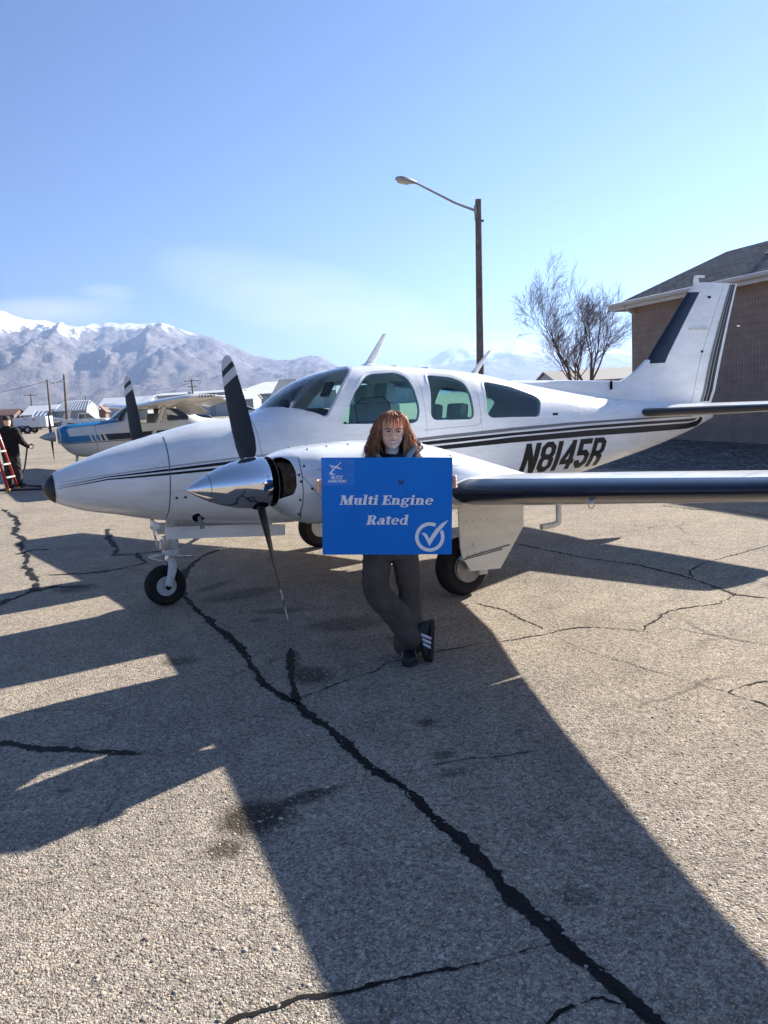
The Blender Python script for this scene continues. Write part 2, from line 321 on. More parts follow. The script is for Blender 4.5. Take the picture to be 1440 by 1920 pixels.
tag(link('aggregate_stones', pebbles()), 'small pale and brown stones bedded in the asphalt', 'stones', kind='stuff')
# --- gravel yard beside the brick building
GRAVEL = mat('gravel', (.15, .14, .135), .95, spec=.15); N = NT(GRAVEL); co = N.n('ShaderNodeTexCoord').outputs['Object']
vv = N.n('ShaderNodeTexVoronoi', {'Vector': co, 'Scale': 16.0}); rr_ = N.n('ShaderNodeSeparateColor', {0: vv.outputs['Color']}).outputs[0]
c_ = N.ramp(rr_, [(0, (.05, .047, .045)), (.5, (.14, .13, .125)), (.9, (.24, .225, .21)), (1, (.38, .36, .34))]); c_ = N.mix(1., c_, N.ramp(N.noise(co, 1.2, 5), [(.3, (.7, .7, .7)), (.7, (1.2, 1.2, 1.2))]), 'MULTIPLY')
N.set(N.b.inputs['Base Color'], c_); N.set(N.b.inputs['Normal'], N.n('ShaderNodeBump', {'Height': vv.outputs['Distance'], 'Strength': 1., 'Distance': .05}).outputs[0])
gv = MB(); gp = [(1.2, 27.5), (3.0, 20.5), (4.6, 15.6), (6.6, 13.9), (9.0, 12.2), (16, 9.5), (26, 12), (26, 40), (2, 40)]
gv.add([(x, y, .005 + (.0 if i < 6 else .02)) for i, (x, y) in enumerate(gp)], [tuple(range(len(gp)))]); g_ = gv.build('gravel_yard', GRAVEL, smooth=False, fix=False); tag(g_, 'dark grey gravel yard in front of the brown block building', 'gravel', kind='structure')

# ------------------------------------------------------------------ mountains
def mountain(name, ridge, D, depth, seed, snowline, colA, colB, label, nx=420, ny=110, rough=1., ext=.0):
    xs = [r[0] for r in ridge]; zs = [r[1] for r in ridge]; rng = np.linspace(xs[0], xs[-1], nx)
    m = MB(); V = []
    for j in range(ny):
        t = j / (ny - 1)            # 0 foot .. 1 back
        for i in range(nx):
            a = rng[i]; zr = np.interp(a, xs, zs) * D
            yy = D + depth * (t * 1.35 - 1.0); s = t * 1.35
            prof = (s ** 1.25) if s <= 1 else max(0, 1 - (s - 1) * 1.6)
            x = a * D + (a * (yy - D)) * .9
            wx = x + 260 * noise.noise(Vector((x / 1500, yy / 1500, seed + 8))); k_ = D / 8200
            amp = min(1, s * 2.2) * (1 if s <= 1 else max(.2, 1 - (s - 1) * 2))
            rid = noise.ridged_multi_fractal(Vector((wx / (820 * k_), yy / (3000 * k_), seed)), .9, 2.15, 8, 1.0, 2.0) - 1.05
            fin = noise.ridged_multi_fractal(Vector((wx / (230 * k_), yy / (620 * k_), seed + 3)), .85, 2.1, 6, 1.0, 2.0) - 1.0
            damp = 1 - .85 * math.exp(-((s - 1) / .13) ** 2)
            z = zr * prof + rough * amp * damp * (rid * .17 * zr + fin * .07 * zr)
            if s < .03: z = -2
            V.append((x, yy, max(z, -2)))
    F_ = [(j * nx + i, j * nx + i + 1, (j + 1) * nx + i + 1, (j + 1) * nx + i) for j in range(ny - 1) for i in range(nx - 1)]
    m.add(V, F_)
    mt = mat(name + '_slope', colA, .95, spec=.05); N = NT(mt); co = N.n('ShaderNodeTexCoord').outputs['Object']; sp = N.n('ShaderNodeSeparateXYZ', {0: co})
    rock = N.mix(N.ramp(N.noise(co, .0022, 7, .65), [(.35, (0, 0, 0)), (.65, (1, 1, 1))]), (*colA, 1), (*colB, 1))
    rock = N.mix(1., rock, N.ramp(N.noise(co, .02, 5, .7), [(.3, (.7, .7, .7)), (.7, (1.25, 1.25, 1.25))]), 'MULTIPLY')
    nz = N.n('ShaderNodeSeparateXYZ', {0: N.n('ShaderNodeNewGeometry').outputs['Normal']})
    lvl = N.math('ADD', N.math('SUBTRACT', sp.outputs[2], snowline), N.math('MULTIPLY', N.math('SUBTRACT', N.noise(co, .004, 8, .7), .5), snowline * 1.1))
    lvl = N.math('ADD', lvl, N.math('MULTIPLY', N.math('SUBTRACT', nz.outputs[1], -.1), snowline * .35))
    sn = N.math('DIVIDE', lvl, snowline * .10, clamp=True)
    dust = N.math('MULTIPLY', N.ramp(N.noise(co, .006, 9, .75), [(.5, (0, 0, 0)), (.62, (1, 1, 1))]), .28)
    sn = N.math('MAXIMUM', sn, N.math('MULTIPLY', dust, N.math('DIVIDE', sp.outputs[2], snowline, clamp=True)))
    N.set(N.b.inputs['Base Color'], N.mix(sn, rock, (.82, .84, .88, 1)))
    bh = N.math('ADD', N.n('ShaderNodeTexNoise', {'Vector': N.n('ShaderNodeMapping', {'Vector': co, 'Scale': (1., .4, 1.)}).outputs[0], 'Scale': .012, 'Detail': 9.0, 'Roughness': .7}).outputs['Fac'], 0.)
    N.set(N.b.inputs['Normal'], N.n('ShaderNodeBump', {'Height': bh, 'Strength': 1., 'Distance': 38.}).outputs[0])
    o = m.build(name, mt, smooth=True, angle=180); tag(o, label, 'mountain', kind='structure'); return o
RL = [(-1.2,.10),(-.95,.12),(-.75,.105),(-.62,.13),(-0.5099,0.1285),(-0.4683,0.1334),(-0.4524,0.1266),(-0.4363,0.1204),(-0.4196,0.1195),(-0.3966,0.1143),(-0.3669,0.1087),(-0.3565,0.1114),(-0.3465,0.1095),(-0.3363,0.1109),(-0.3196,0.1087),(-0.3061,0.1092),(-0.2893,0.1077),(-0.2691,0.1078),(-0.2558,0.1051),(-0.2398,0.0963),(-0.2036,0.085),(-0.1775,0.073),(-0.1514,0.0595),(-0.1247,0.0527),(-0.1079,0.0504),(-0.0836,0.0564),(-0.0701,0.0549),(-0.0538,0.044),(-0.0307,0.0313),(-0.0041,0.0197),(.03,.004)]
mountain('mountain_range', RL, 8200, 4600, 4.2, 740, (.15, .125, .12), (.23, .195, .18), 'long brown mountain range with snow along its crest')
RR = [(0.0,0.004),(0.0236,0.0249),(0.0446,0.0351),(0.0655,0.0427),(0.0864,0.0528),(0.1003,0.0587),(0.1207,0.0609),(0.1343,0.0608),(0.1615,0.0606),(0.1786,0.0623),(0.2022,0.055),(0.2293,0.0489),(0.2633,0.0449),(0.2974,0.0464),(0.3246,0.0368),(0.3723,0.0254),(0.4749,0.0298),(.6,.02),(.8,.012)]
mountain('snowy_mountain', RR, 15500, 6500, 9.1, 470, (.20, .17, .155), (.28, .24, .21), 'pale hazy snow capped mountain behind the lamp post', nx=260, ny=70, rough=.8)

# ------------------------------------------------------------------ brown block building
WALLM = mat('block_wall', (.17, .105, .085), .9, spec=.15); N = NT(WALLM); co = N.n('ShaderNodeTexCoord').outputs['Object']
br = N.n('ShaderNodeTexBrick', {'Vector': co, 'Color1': (.37, .27, .22, 1), 'Color2': (.35, .255, .205, 1), 'Mortar': (.315, .23, .188, 1), 'Scale': 1.0, 'Mortar Size': .007, 'Brick Width': .1, 'Row Height': .2, 'Bias': .0, 'Mortar Smooth': .3}, offset=0.0)
N.set(N.b.inputs['Base Color'], N.mix(1., br.outputs['Color'], N.ramp(N.noise(co, 2.5, 6, .7), [(.3, (.8, .8, .8)), (.7, (1.15, 1.15, 1.15))]), 'MULTIPLY'))
N.set(N.b.inputs['Normal'], N.n('ShaderNodeBump', {'Height': N.math('ADD', N.math('MULTIPLY', br.outputs['Fac'], -1.), N.math('MULTIPLY', N.noise(co, 25, 4), .5)), 'Strength': .9, 'Distance': .02}).outputs[0])
SHING = mat('shingle', (.19, .165, .15), .95, spec=.1); N = NT(SHING); co = N.n('ShaderNodeTexCoord').outputs['Object']
br = N.n('ShaderNodeTexBrick', {'Vector': co, 'Color1': (.34, .29, .255, 1), 'Color2': (.21, .185, .17, 1), 'Mortar': (.11, .10, .09, 1), 'Scale': 1.0, 'Mortar Size': .012, 'Brick Width': .3, 'Row Height': .14, 'Mortar Smooth': .2})
N.set(N.b.inputs['Base Color'], N.mix(1., br.outputs['Color'], N.ramp(N.noise(co, 9, 5, .75), [(.3, (.6, .6, .6)), (.7, (1.4, 1.4, 1.4))]), 'MULTIPLY'))
N.set(N.b.inputs['Normal'], N.n('ShaderNodeBump', {'Height': br.outputs['Fac'], 'Strength': .7, 'Distance': -.02}).outputs[0])
FASC = mat('painted_trim', (.62, .58, .52), .5, var=.08); DARKMET = mat('dark_pipe', (.06, .05, .05), .6)
def local_plane_uv(me, fn):
    pass
def flat_sheet(name, quad, m, parent, th=.05):
    """a slab whose own XY plane is its face (so that brick courses lie along it); quad: origin, x dir end, y dir end + polygon in (u,v)"""
    o, ux, uy, poly = quad; X = Vector(ux).normalized(); Y = Vector(uy).normalized(); Z = X.cross(Y)
    mb = MB(); k = len(poly); mb.add([(u_, v_, 0) for u_, v_ in poly] + [(u_, v_, -th) for u_, v_ in poly], [tuple(range(k)), tuple(reversed(range(k, 2 * k)))] + [(i, k + i, k + (i + 1) % k, (i + 1) % k) for i in range(k)])
    ob = mb.build(name, m, parent, smooth=False); ob.matrix_local = Matrix(((X.x, Y.x, Z.x, o[0]), (X.y, Y.y, Z.y, o[1]), (X.z, Y.z, Z.z, o[2]), (0, 0, 0, 1))); return ob
def building():
    # local frame: x along the visible wall from the far corner towards the camera, y into the building
    B = empty('block_building', (8.18, 24.3, 0), math.atan2(-.949, .316), 'brown block building with shingled hip roof and white eaves', 'building')
    L = 9.4; W = 6.0; H = 4.08; RZ = 5.32; RO = 1.75; OV = .55
    sgn = 1
    # y local: rotate so that +y = (.949,.316) : x dir = (.316,-.949) -> +y dir = (.949,.316)
    flat_sheet('wall', ((0, 0, 0), (1, 0, 0), (0, 0, 1), [(0, 0), (L, 0), (L, H), (0, H)]), WALLM, B, th=-.25)
    flat_sheet('wall', ((0, W, 0), (0, -1, 0), (0, 0, 1), [(0, 0), (W - .27, 0), (W - .27, H), (0, H)]), WALLM, B, th=-.25)
    flat_sheet('wall', ((L, .27, 0), (0, 1, 0), (0, 0, 1), [(0, 0), (W - .27, 0), (W - .27, H), (0, H)]), WALLM, B, th=-.25)
    MB().box((L / 2, W / 2, H - .05), (L - .6, W - .6, .08)).build('ceiling', FASC, B, smooth=False)
    # roof: near slope, far slope, hip
    e0 = H + .02; sl = (RZ - e0) / (RO + OV)
    ln = math.hypot(RO + OV, RZ - e0)
    flat_sheet('roof_slope', ((-OV, -OV, e0), (1, 0, 0), (0, RO + OV, RZ - e0), [(0, 0), (L + 2 * OV, 0), (L + 2 * OV - .02, ln), (RO + OV, ln)]), SHING, B, th=.06)
    fw = W + OV - RO; lf = math.hypot(fw, RZ - e0)
    flat_sheet('roof_slope', ((L + OV, W + OV, e0), (-1, 0, 0), (0, -fw, RZ - e0), [(0, 0), (L + 2 * OV, 0), (L + OV - RO, lf), (.02, lf)]), SHING, B, th=.06)
    lh = math.hypot(RO + OV, RZ - e0)
    flat_sheet('roof_slope', ((-OV, W + OV, e0), (0, -1, 0), (RO + OV, 0, RZ - e0), [(0, 0), (W + 2 * OV, 0), (fw, lh)]), SHING, B, th=.06)
    MB().box((L / 2, -OV - .03, H - .06), (L + 2 * OV, .06, .2)).build('fascia', FASC, B, smooth=False)
    MB().box((L / 2, -OV / 2 - .01, H - .06), (L + 2 * OV, OV - .05, .03)).build('soffit', FASC, B, smooth=False)
    MB().box((-OV - .03, W / 2, H - .06), (.06, W + 2 * OV, .2)).build('fascia', FASC, B, smooth=False)
    g = MB(); g.tube([(-OV, -OV - .115, H + .0), (L + OV, -OV - .115, H + .0)], .065, 8); g.build('gutter', FASC, B)
    d = MB(); d.tube(catmull([(.18, -OV - .11, H - .05), (.18, -OV + .1, H - .22), (.16, -.12, H - .42), (.16, -.09, H - .8)], 5) + [Vector((.16, -.09, .2))], .05, 8); d.build('downspout', FASC, B)
    q = MB(); q.tube([(3.6, -.05, .6), (3.6, -.05, 3.35)], .035, 8); q.build('conduit', DARKMET, B)
    for (x, y, h) in ((4.35, .75, .55), (5.55, 1.15, .7)):
        z = e0 + sl * (y + OV)
        p = MB(); p.tube([(x, y, z - .1), (x, y, z + h)], .045, 10); vp = p.build('vent_pipe', DARKMET, B)
        f = MB(); f.lathe([(.14, 0), (.075, .09)], (x, y, z - .02), seg=14); f.build('flashing', FASC, vp)
    for (x, z) in ((1.5, .55), (2.1, .35)): MB().box((x, -.06, z), (.14, .1, .16), bev=.02).build('meter_box', mat('meter_grey', (.4, .4, .38), .6), B)
    return B
building()

# ------------------------------------------------------------------ lamp post, tree
WOOD = mat('pole_wood', (.20, .155, .125), .9, spec=.15, var=.35, vscale=5, bump=.5, bscale=40); GALV = mat('galvanised', (.42, .43, .43), .45, metal=.6, var=.1); LENS = mat('lamp_lens', (.55, .53, .45), .25)
def lamp_post():
    E_ = empty('lamp_post', (3.86, 30, 0), 0, 'tall brown wooden lamp post with a curved arm and cobra head lamp', 'lamp post')
    ln = R(.9)
    p = MB(); p.tube([(0, 0, -.2), (.14, 0, 2.6), (.30, 0, 8.75)], [.15, .14, .115], 14); p.build('pole', WOOD, E_)
    a = MB(); a.tube([(.22, -.05, 8.33), (-.6, -.4, 8.58), (-1.5, -.9, 8.93), (-2.1, -1.2, 9.17)], [.05, .045, .04, .035], 10); arm = a.build('arm', GALV, E_)
    MB().box((.16, -.1, 8.36), (.08, .1, .34), bev=.01).build('bracket', GALV, arm)
    d = Vector((-.6, -.3, .07)).normalized()
    h = MB(); n = 12; rs = []; T = Vector((-2.05, -1.18, 9.17)); side = d.cross(Vector((0, 0, 1))).normalized(); up = side.cross(d)
    for s, w, hh in ((0, .06, .05), (.12, .10, .07), (.3, .16, .10), (.5, .19, .11), (.68, .165, .10), (.8, .09, .06)):
        rs.append([T + d * s + side * w * math.cos(k * 2 * math.pi / n) + up * hh * math.sin(k * 2 * math.pi / n) for k in range(n)])
    h.rings(rs); hd = h.build('lamp_head', GALV, E_)
    l = MB(); rs = []
    for s, w in ((.32, .10), (.42, .14), (.58, .15), (.7, .11)): rs.append([T + d * s + side * w * math.cos(k * 2 * math.pi / n) + up * (-.075 + .065 * math.sin(k * 2 * math.pi / n)) for k in range(n)])
    l.rings(rs); l.build('lamp_lens', LENS, hd)
    c = MB(); c.tube(catmull([(.19, -.1, 8.3), (.13, -.12, 8.05), (.24, -.12, 7.75), (.3, -.1, 7.72)], 4), .012, 6); c.build('cable', DARKMET, E_)
    MB().box((.43, -.02, 7.98), (.1, .08, .07), bev=.01).build('insulator', DARKMET, E_)
lamp_post()
BARK = mat('bark', (.17, .12, .095), .95, spec=.1, var=.3, vscale=9, bump=.5)
def bare_tree():
    T = empty('bare_tree', (8.70, 32.0, 0), 0, 'bare leafless tree with fine twigs behind the airplane', 'tree')
    rnd = random.Random(35); trunk = MB(); crown = MB()
    def grow(mb, p, d, r, L, lev):
        n = 7 if lev < 3 else 5; P = [Vector(p)]; D = Vector(d).normalized(); rr = [r]; k1 = .10 + .03 * lev
        for k in range(n):
            D = (D + Vector((rnd.uniform(-k1, k1) + .018 * lev, rnd.uniform(-k1, k1), .07 if lev < 4 else .05))).normalized(); P.append(P[-1] + D * L / n); rr.append(max(r * (1 - (.55 if lev < 4 else .7) * (k + 1) / n), .005))
        mb.tube(P, rr, 8 if lev == 0 else (5 if lev < 3 else 3), caps=False)
        if lev >= 5: return
        nb = (5, 5, 5, 5, 4)[lev]
        for b in range(nb):
            t = .30 + .70 * (b + rnd.uniform(.1, .95)) / nb; i = min(int(t * n), n - 1); q = P[i].lerp(P[i + 1], min(t * n - i, 1))
            a = rnd.uniform(0, 6.28); tilt = rnd.uniform(.35, .80) if lev else rnd.uniform(.28, .55); dd = (P[i + 1] - P[i]).normalized(); s = Matrix.Rotation(a, 3, dd) @ dd.orthogonal().normalized(); nd = dd * math.cos(tilt) + s * math.sin(tilt); nd.y *= .8
            grow(crown, q, nd, max(rr[i] * (.60 if lev < 2 else .5), .006), L * (rnd.uniform(.50, .72) if lev else rnd.uniform(.55, .75)), lev + 1)
    for (dx, dy, tx, ty, r, L) in ((0, 0, .10, .02, .15, 3.7), (-.12, .1, -.30, .1, .13, 3.7)): grow(trunk, (dx, dy, -.1), (tx, ty, 1), r, L, 0)
    T.scale = (.72, .72, .82); trunk.build('trunk', BARK, T); crown.build('crown', BARK, T, smooth=False, fix=False)
bare_tree()
# ------------------------------------------------------------------ twin engine airplane: hull shapes
def pchip(xs,ys):
    xs=np.array(xs,float);ys=np.array(ys,float);h=np.diff(xs);d=np.diff(ys)/h
    m=np.zeros(len(xs));m[0]=d[0];m[-1]=d[-1]
    for i in range(1,len(xs)-1):
        if d[i-1]*d[i]>0:
            w1=2*h[i]+h[i-1];w2=h[i]+2*h[i-1];m[i]=(w1+w2)/(w1/d[i-1]+w2/d[i])
    def f(x):
        x=min(max(x,xs[0]),xs[-1]);i=min(max(int(np.searchsorted(xs,x))-1,0),len(xs)-2)
        t=(x-xs[i])/h[i];t2=t*t;t3=t2*t
        return float((2*t3-3*t2+1)*ys[i]+(t3-2*t2+t)*h[i]*m[i]+(-2*t3+3*t2)*ys[i+1]+(t3-t2)*h[i]*m[i+1])
    return f
class Hull:
    def __init__(s,rows,yc=0.):
        rows=sorted(rows);s.rows=rows;s.yc=yc;s.x0=rows[0][0];s.x1=rows[-1][0]
        xs=[r[0] for r in rows];s.f=[pchip(xs,[r[k] for r in rows]) for k in range(1,7)]
    def par(s,x): return [f(x) for f in s.f]
    def pt(s,x,th,off=0.):
        zt,zb,zm,w,nt,nb=s.par(x);c,q=math.cos(th),math.sin(th)
        n=nt if q>=0 else nb;h=(zt-zm) if q>=0 else (zm-zb)
        return (x,s.yc+(w+off)*math.copysign(abs(c)**(2/n),c),zm+(h+off)*math.copysign(abs(q)**(2/n),q))
    def th(s,x,z):
        zt,zb,zm,w,nt,nb=s.par(x)
        t=(z-zm)/((zt-zm) if z>=zm else (zm-zb));n=nt if z>=zm else nb
        t=max(-1,min(1,t));return math.asin(math.copysign(abs(t)**(n/2),t))
    def side(s,x,z,sg=1,off=0.):
        p=s.pt(x,s.th(x,z),off);return (x,s.yc+sg*(p[1]-s.yc),p[2])
F=[(3.075,1.134,1.126,1.13,.004,2,2),(3.055,1.185,1.075,1.13,.055,2,2),(3.0,1.245,1.02,1.13,.115,2,2),(2.9,1.29,.97,1.13,.17,2.1,2.1),(2.78,1.334,.925,1.13,.22,2.2,2.2),(2.54,1.412,.865,1.13,.305,2.2,2.3),(2.3,1.474,.80,1.13,.37,2.2,2.4),(2.1,1.519,.755,1.13,.41,2.3,2.5),(1.77,1.583,.69,1.13,.455,2.3,2.6),(1.445,1.612,.645,1.13,.485,2.4,2.7),(1.2,1.65,.62,1.13,.505,2.4,2.8),(.997,1.79,.605,1.15,.515,2.5,2.8),(.756,1.92,.595,1.17,.522,2.7,2.8),(.53,1.987,.59,1.18,.528,2.9,2.8),(.28,2.025,.59,1.2,.533,3,2.8),(0,2.03,.59,1.2,.535,3,2.8),(-.255,2.01,.59,1.2,.535,3,2.8),(-.9,1.95,.60,1.2,.53,3,2.8),(-1.285,1.893,.62,1.2,.515,2.9,2.7),(-1.6,1.825,.62,1.2,.49,2.7,2.8),(-2.2,1.715,.655,1.2,.42,2.5,2.8),(-3.0,1.575,.765,1.2,.315,2.4,2.9),(-4.0,1.47,.925,1.2,.19,2.2,2.8),(-4.6,1.42,1.05,1.24,.11,2,2.4),(-5.1,1.38,1.19,1.3,.045,2,2)]
fus=Hull(F)
YN=1.76
N_ROWS=[(1.80,1.358,1.012,1.185,.20,2.2,2.2),(1.74,1.372,.965,1.185,.30,2.4,2.4),(1.66,1.39,.90,1.175,.365,2.5,2.5),(1.5,1.407,.855,1.165,.41,2.6,2.6),(1.2,1.414,.83,1.15,.43,2.6,2.6),(.957,1.407,.82,1.14,.435,2.6,2.5),(.68,1.373,.82,1.11,.43,2.5,2.5),(.246,1.25,.83,1.05,.38,2.3,2.3),(-.116,1.135,.84,1.0,.27,2.1,2.1),(-.473,1.02,.86,.95,.13,2,2),(-.75,.95,.90,.92,.02,2,2)]
nac=Hull(N_ROWS,YN)

def roundpoly(pts, r, seg=5):
    n = len(pts); out = []
    for i in range(n):
        a, b, c = Vector(pts[i - 1]), Vector(pts[i]), Vector(pts[(i + 1) % n]); k = r[i] if hasattr(r, '__len__') else r
        d1 = min(k, (a - b).length * .45); d2 = min(k, (c - b).length * .45); p = b + (a - b).normalized() * d1; q = b + (c - b).normalized() * d2
        for j in range(seg + 1):
            t = j / seg; out.append((p * (1 - t) ** 2 + b * 2 * t * (1 - t) + q * t * t))
    return [tuple(p) for p in out]
def densify(poly, step, closed=True):
    out = []; n = len(poly)
    for i in range(n if closed else n - 1):
        a, b = Vector(poly[i]), Vector(poly[(i + 1) % n]); k = max(1, int((b - a).length / step + .5))
        for j in range(k): out.append(tuple(a.lerp(b, j / k)))
    if not closed: out.append(tuple(poly[-1]))
    return out
def inpoly(p, poly):
    x, y = p; c = False; j = len(poly) - 1
    for i in range(len(poly)):
        a, b = poly[i], poly[j]
        if (a[1] > y) != (b[1] > y) and x < (b[0] - a[0]) * (y - a[1]) / (b[1] - a[1]) + a[0]: c = not c
        j = i
    return c
class Skin:
    """triangulates a hull in (x, angle) space with clean window openings"""
    def __init__(s, H, xs, nth, holes, scale=.55):
        s.H = H; s.scale = scale; pts = []; edges = []; s.holes = []
        T0 = -math.pi / 2; ths = [T0 + 2 * math.pi * k / nth for k in range(nth + 1)]
        loops = []
        for h in holes:     # hole: list of (x, theta)
            L = [(x, t * scale) for x, t in h]; loops.append(L)
            b = len(pts); pts += L; n = len(L); edges += [(b + i, b + (i + 1) % n) for i in range(n)]
        s.loops = loops
        lp = np.array([p for L in loops for p in L]) if loops else np.zeros((0, 2))
        for x in xs:
            for t in ths:
                p = (x, t * scale)
                if len(lp) and t not in (ths[0], ths[-1]) and x not in (xs[0], xs[-1]) and np.min((lp[:, 0] - x) ** 2 + (lp[:, 1] - p[1]) ** 2) < .013 ** 2: continue
                pts.append(p)
        r = delaunay_2d_cdt([Vector(p) for p in pts], edges, [], 0, 1e-6)
        s.P = [(p.x, p.y / scale) for p in r[0]]; s.T = [tuple(t) for t in r[2]]
        s.cls = []
        for t in s.T:
            c = (sum(s.P[i][0] for i in t) / 3, sum(s.P[i][1] for i in t) / 3 * scale); k = -1
            for i, L in enumerate(loops):
                if inpoly(c, L): k = i; break
            s.cls.append(k)
    def normal(s, x, th):
        e = 1e-3; a = Vector(s.H.pt(min(x + e, s.H.x1), th)) - Vector(s.H.pt(max(x - e, s.H.x0), th)); b = Vector(s.H.pt(x, th + e)) - Vector(s.H.pt(x, th - e))
        n = b.cross(a) if a.length > 1e-9 and b.length > 1e-9 else Vector((1, 0, 0))
        if n.length < 1e-12: n = Vector((1, 0, 0))
        n.normalize(); c = Vector((0, math.cos(th), math.sin(th)))
        if n.dot(c) < 0 and abs(n.x) < .98: n = -n
        return n
    def mesh(s, name, mats, sel, off=0., xr=None, flip=False):
        tr = [t for t, c in zip(s.T, s.cls) if sel(c) and (xr is None or all(xr[0] <= s.P[i][0] <= xr[1] for i in t))]
        used = sorted({i for t in tr for i in t}); mp_ = {u: k for k, u in enumerate(used)}
        V = []; NN = []
        for u in used:
            x, th = s.P[u]; n = s.normal(x, th); p = Vector(s.H.pt(x, th)) + n * off; V.append(tuple(p)); NN.append(-n if flip else n)
        F_ = []
        for t in tr:
            f = [mp_[i] for i in t]; a, b, c = (Vector(V[i]) for i in f); g = (b - a).cross(c - a)
            if g.dot(NN[f[0]] + NN[f[1]] + NN[f[2]]) < 0: f.reverse()
            F_.append(f)
        me = bpy.data.meshes.new(name); me.from_pydata(V, [], F_)
        for m in (mats if isinstance(mats, (list, tuple)) else [mats]): me.materials.append(m)
        me.polygons.foreach_set('use_smooth', [True] * len(F_)); me.update()
        me.normals_split_custom_set_from_vertices([tuple(n) for n in NN]); return me
    def frame(s, name, m, hole, o0, o1, parent, grow=0.):
        """rim round an opening, from offset o0 to o1 along the normal, widened by 'grow'"""
        L = [(x, t / s.scale) for x, t in s.loops[hole]]; n = len(L); cx = sum(p[0] for p in L) / n; ct = sum(p[1] for p in L) / n; rs = []
        for (x, th) in L:
            N_ = s.normal(x, th); p = Vector(s.H.pt(x, th)); d = (Vector(s.H.pt(cx, ct)) - p).normalized()
            rs.append([p + N_ * o0 - d * grow, p + N_ * (o0 + .0015) + d * .004, p + N_ * o1 + d * .012])
        rs.append(rs[0]); mb = MB(); mb.rings([[r[k] for r in rs] for k in range(3)], False, False, False); return mb.build(name, m, parent)
def strip_on(H, up, lo, off, sg=1, step=.05):
    """painted band between two (x, z) polylines of equal length, laid on the side of a hull"""
    mb = MB(); U = []; L_ = []
    for i in range(len(up) - 1):
        n = max(2, int(abs(up[i + 1][0] - up[i][0]) / step) + 1)
        for k in range(n):
            t = k / n; U.append(Vector(up[i]).lerp(Vector(up[i + 1]), t)); L_.append(Vector(lo[i]).lerp(Vector(lo[i + 1]), t))
    U.append(Vector(up[-1])); L_.append(Vector(lo[-1]))
    rows = []
    for a, b in zip(U, L_):
        rows.append([H.side(*(a.lerp(b, k / 3)), sg, off) for k in range(4)])
    mb.rings(rows, False, False, False); return mb
def line_on(H, pts, w, off, sg=1, step=.03):
    P = densify(pts, step, False); rows = []; n = len(P)
    for i in range(n):
        a, b = Vector(P[max(i - 1, 0)]), Vector(P[min(i + 1, n - 1)]); t = (b - a).normalized(); s = Vector((-t.y, t.x)) * w / 2; c = Vector(P[i])
        rows.append([H.side(*(c + s), sg, off), H.side(*(c - s), sg, off)])
    mb = MB(); mb.rings(rows, False, False, False); return mb
def ring_line(H, x, t0, t1, w, off, n=40, dx=0.):
    rows = []
    for k in range(n + 1):
        t = t0 + (t1 - t0) * k / n; xx = x + dx * math.sin(t)
        rows.append([H.pt(xx + w / 2, t, off), H.pt(xx - w / 2, t, off)])
    mb = MB(); mb.rings(rows, False, False, False); return mb
# ---- block lettering drawn with strokes: glyph -> list of (polyline, width)
def stroke_quads(poly, w, close=False):
    P = [Vector(p) for p in poly]; n = len(P); L_ = []; R_ = []
    for i in range(n):
        if close: a, c = P[i - 1], P[(i + 1) % n]
        else: a, c = (P[i - 1] if i else None), (P[i + 1] if i < n - 1 else None)
        b = P[i]; d1 = (b - a).normalized() if a is not None else (c - b).normalized(); d2 = (c - b).normalized() if c is not None else d1
        n1 = Vector((-d1.y, d1.x)); n2 = Vector((-d2.y, d2.x)); m = (n1 + n2); m = m.normalized() if m.length > 1e-6 else n1; k = w / 2 / max(.35, m.dot(n1))
        L_.append(b + m * k); R_.append(b - m * k)
    q = [(L_[i], L_[(i + 1) % n], R_[(i + 1) % n], R_[i]) for i in range(n if close else n - 1)]
    return q
REG = {  # unit height 1, stroke .17
 'N': ([([(.085, 0), (.085, 1)], .19, 0), ([(.085, .97), (.455, .03)], .19, 0), ([(.455, 0), (.455, 1)], .19, 0)], .54),
 '8': ([([(.2, .085), (.36, .085), (.475, .2), (.475, .38), (.4, .5), (.16, .5), (.085, .38), (.085, .2)], .178, 1), ([(.16, .5), (.4, .5), (.475, .62), (.475, .8), (.36, .915), (.2, .915), (.085, .8), (.085, .62)], .178, 1)], .56),
 '1': ([([(.085, 0), (.085, 1)], .19, 0)], .17),
 '4': ([([(.40, 0), (.40, 1)], .19, 0), ([(.40, .93), (.06, .30)], .165, 0), ([(.0, .27), (.56, .27)], .165, 0)], .56),
 '5': ([([(.53, .915), (.085, .915), (.085, .53), (.33, .53), (.455, .42), (.455, .2), (.33, .085), (.2, .085), (.085, .2), (.085, .28)], .185, 0)], .54),
 'R': ([([(.085, 0), (.085, .915), (.36, .915), (.465, .82), (.465, .57), (.36, .46), (.1, .46)], .185, 0), ([(.34, .42), (.46, .30), (.46, 0)], .185, 0)], .56)}
def letters(text, glyphs, h, gap, shear, place, mb, eps=.0002):
    x = 0.; z = 0.
    for ch in text:
        G, w = glyphs[ch]
        for (pl, sw, cl) in G:
            z += eps
            for quad in stroke_quads(pl, sw, cl):
                q = [((p.x + x + shear * p.y) * h, p.y * h) for p in quad]
                nn = max(1, int(max((Vector(q[0]) - Vector(q[1])).length, (Vector(q[2]) - Vector(q[3])).length) / .05))
                rows = [[place(*(Vector(q[0]).lerp(Vector(q[1]), k / nn)), z), place(*(Vector(q[3]).lerp(Vector(q[2]), k / nn)), z)] for k in range(nn + 1)]
                mb.rings(rows, False, False, False)
        x += w + gap
    return x * h
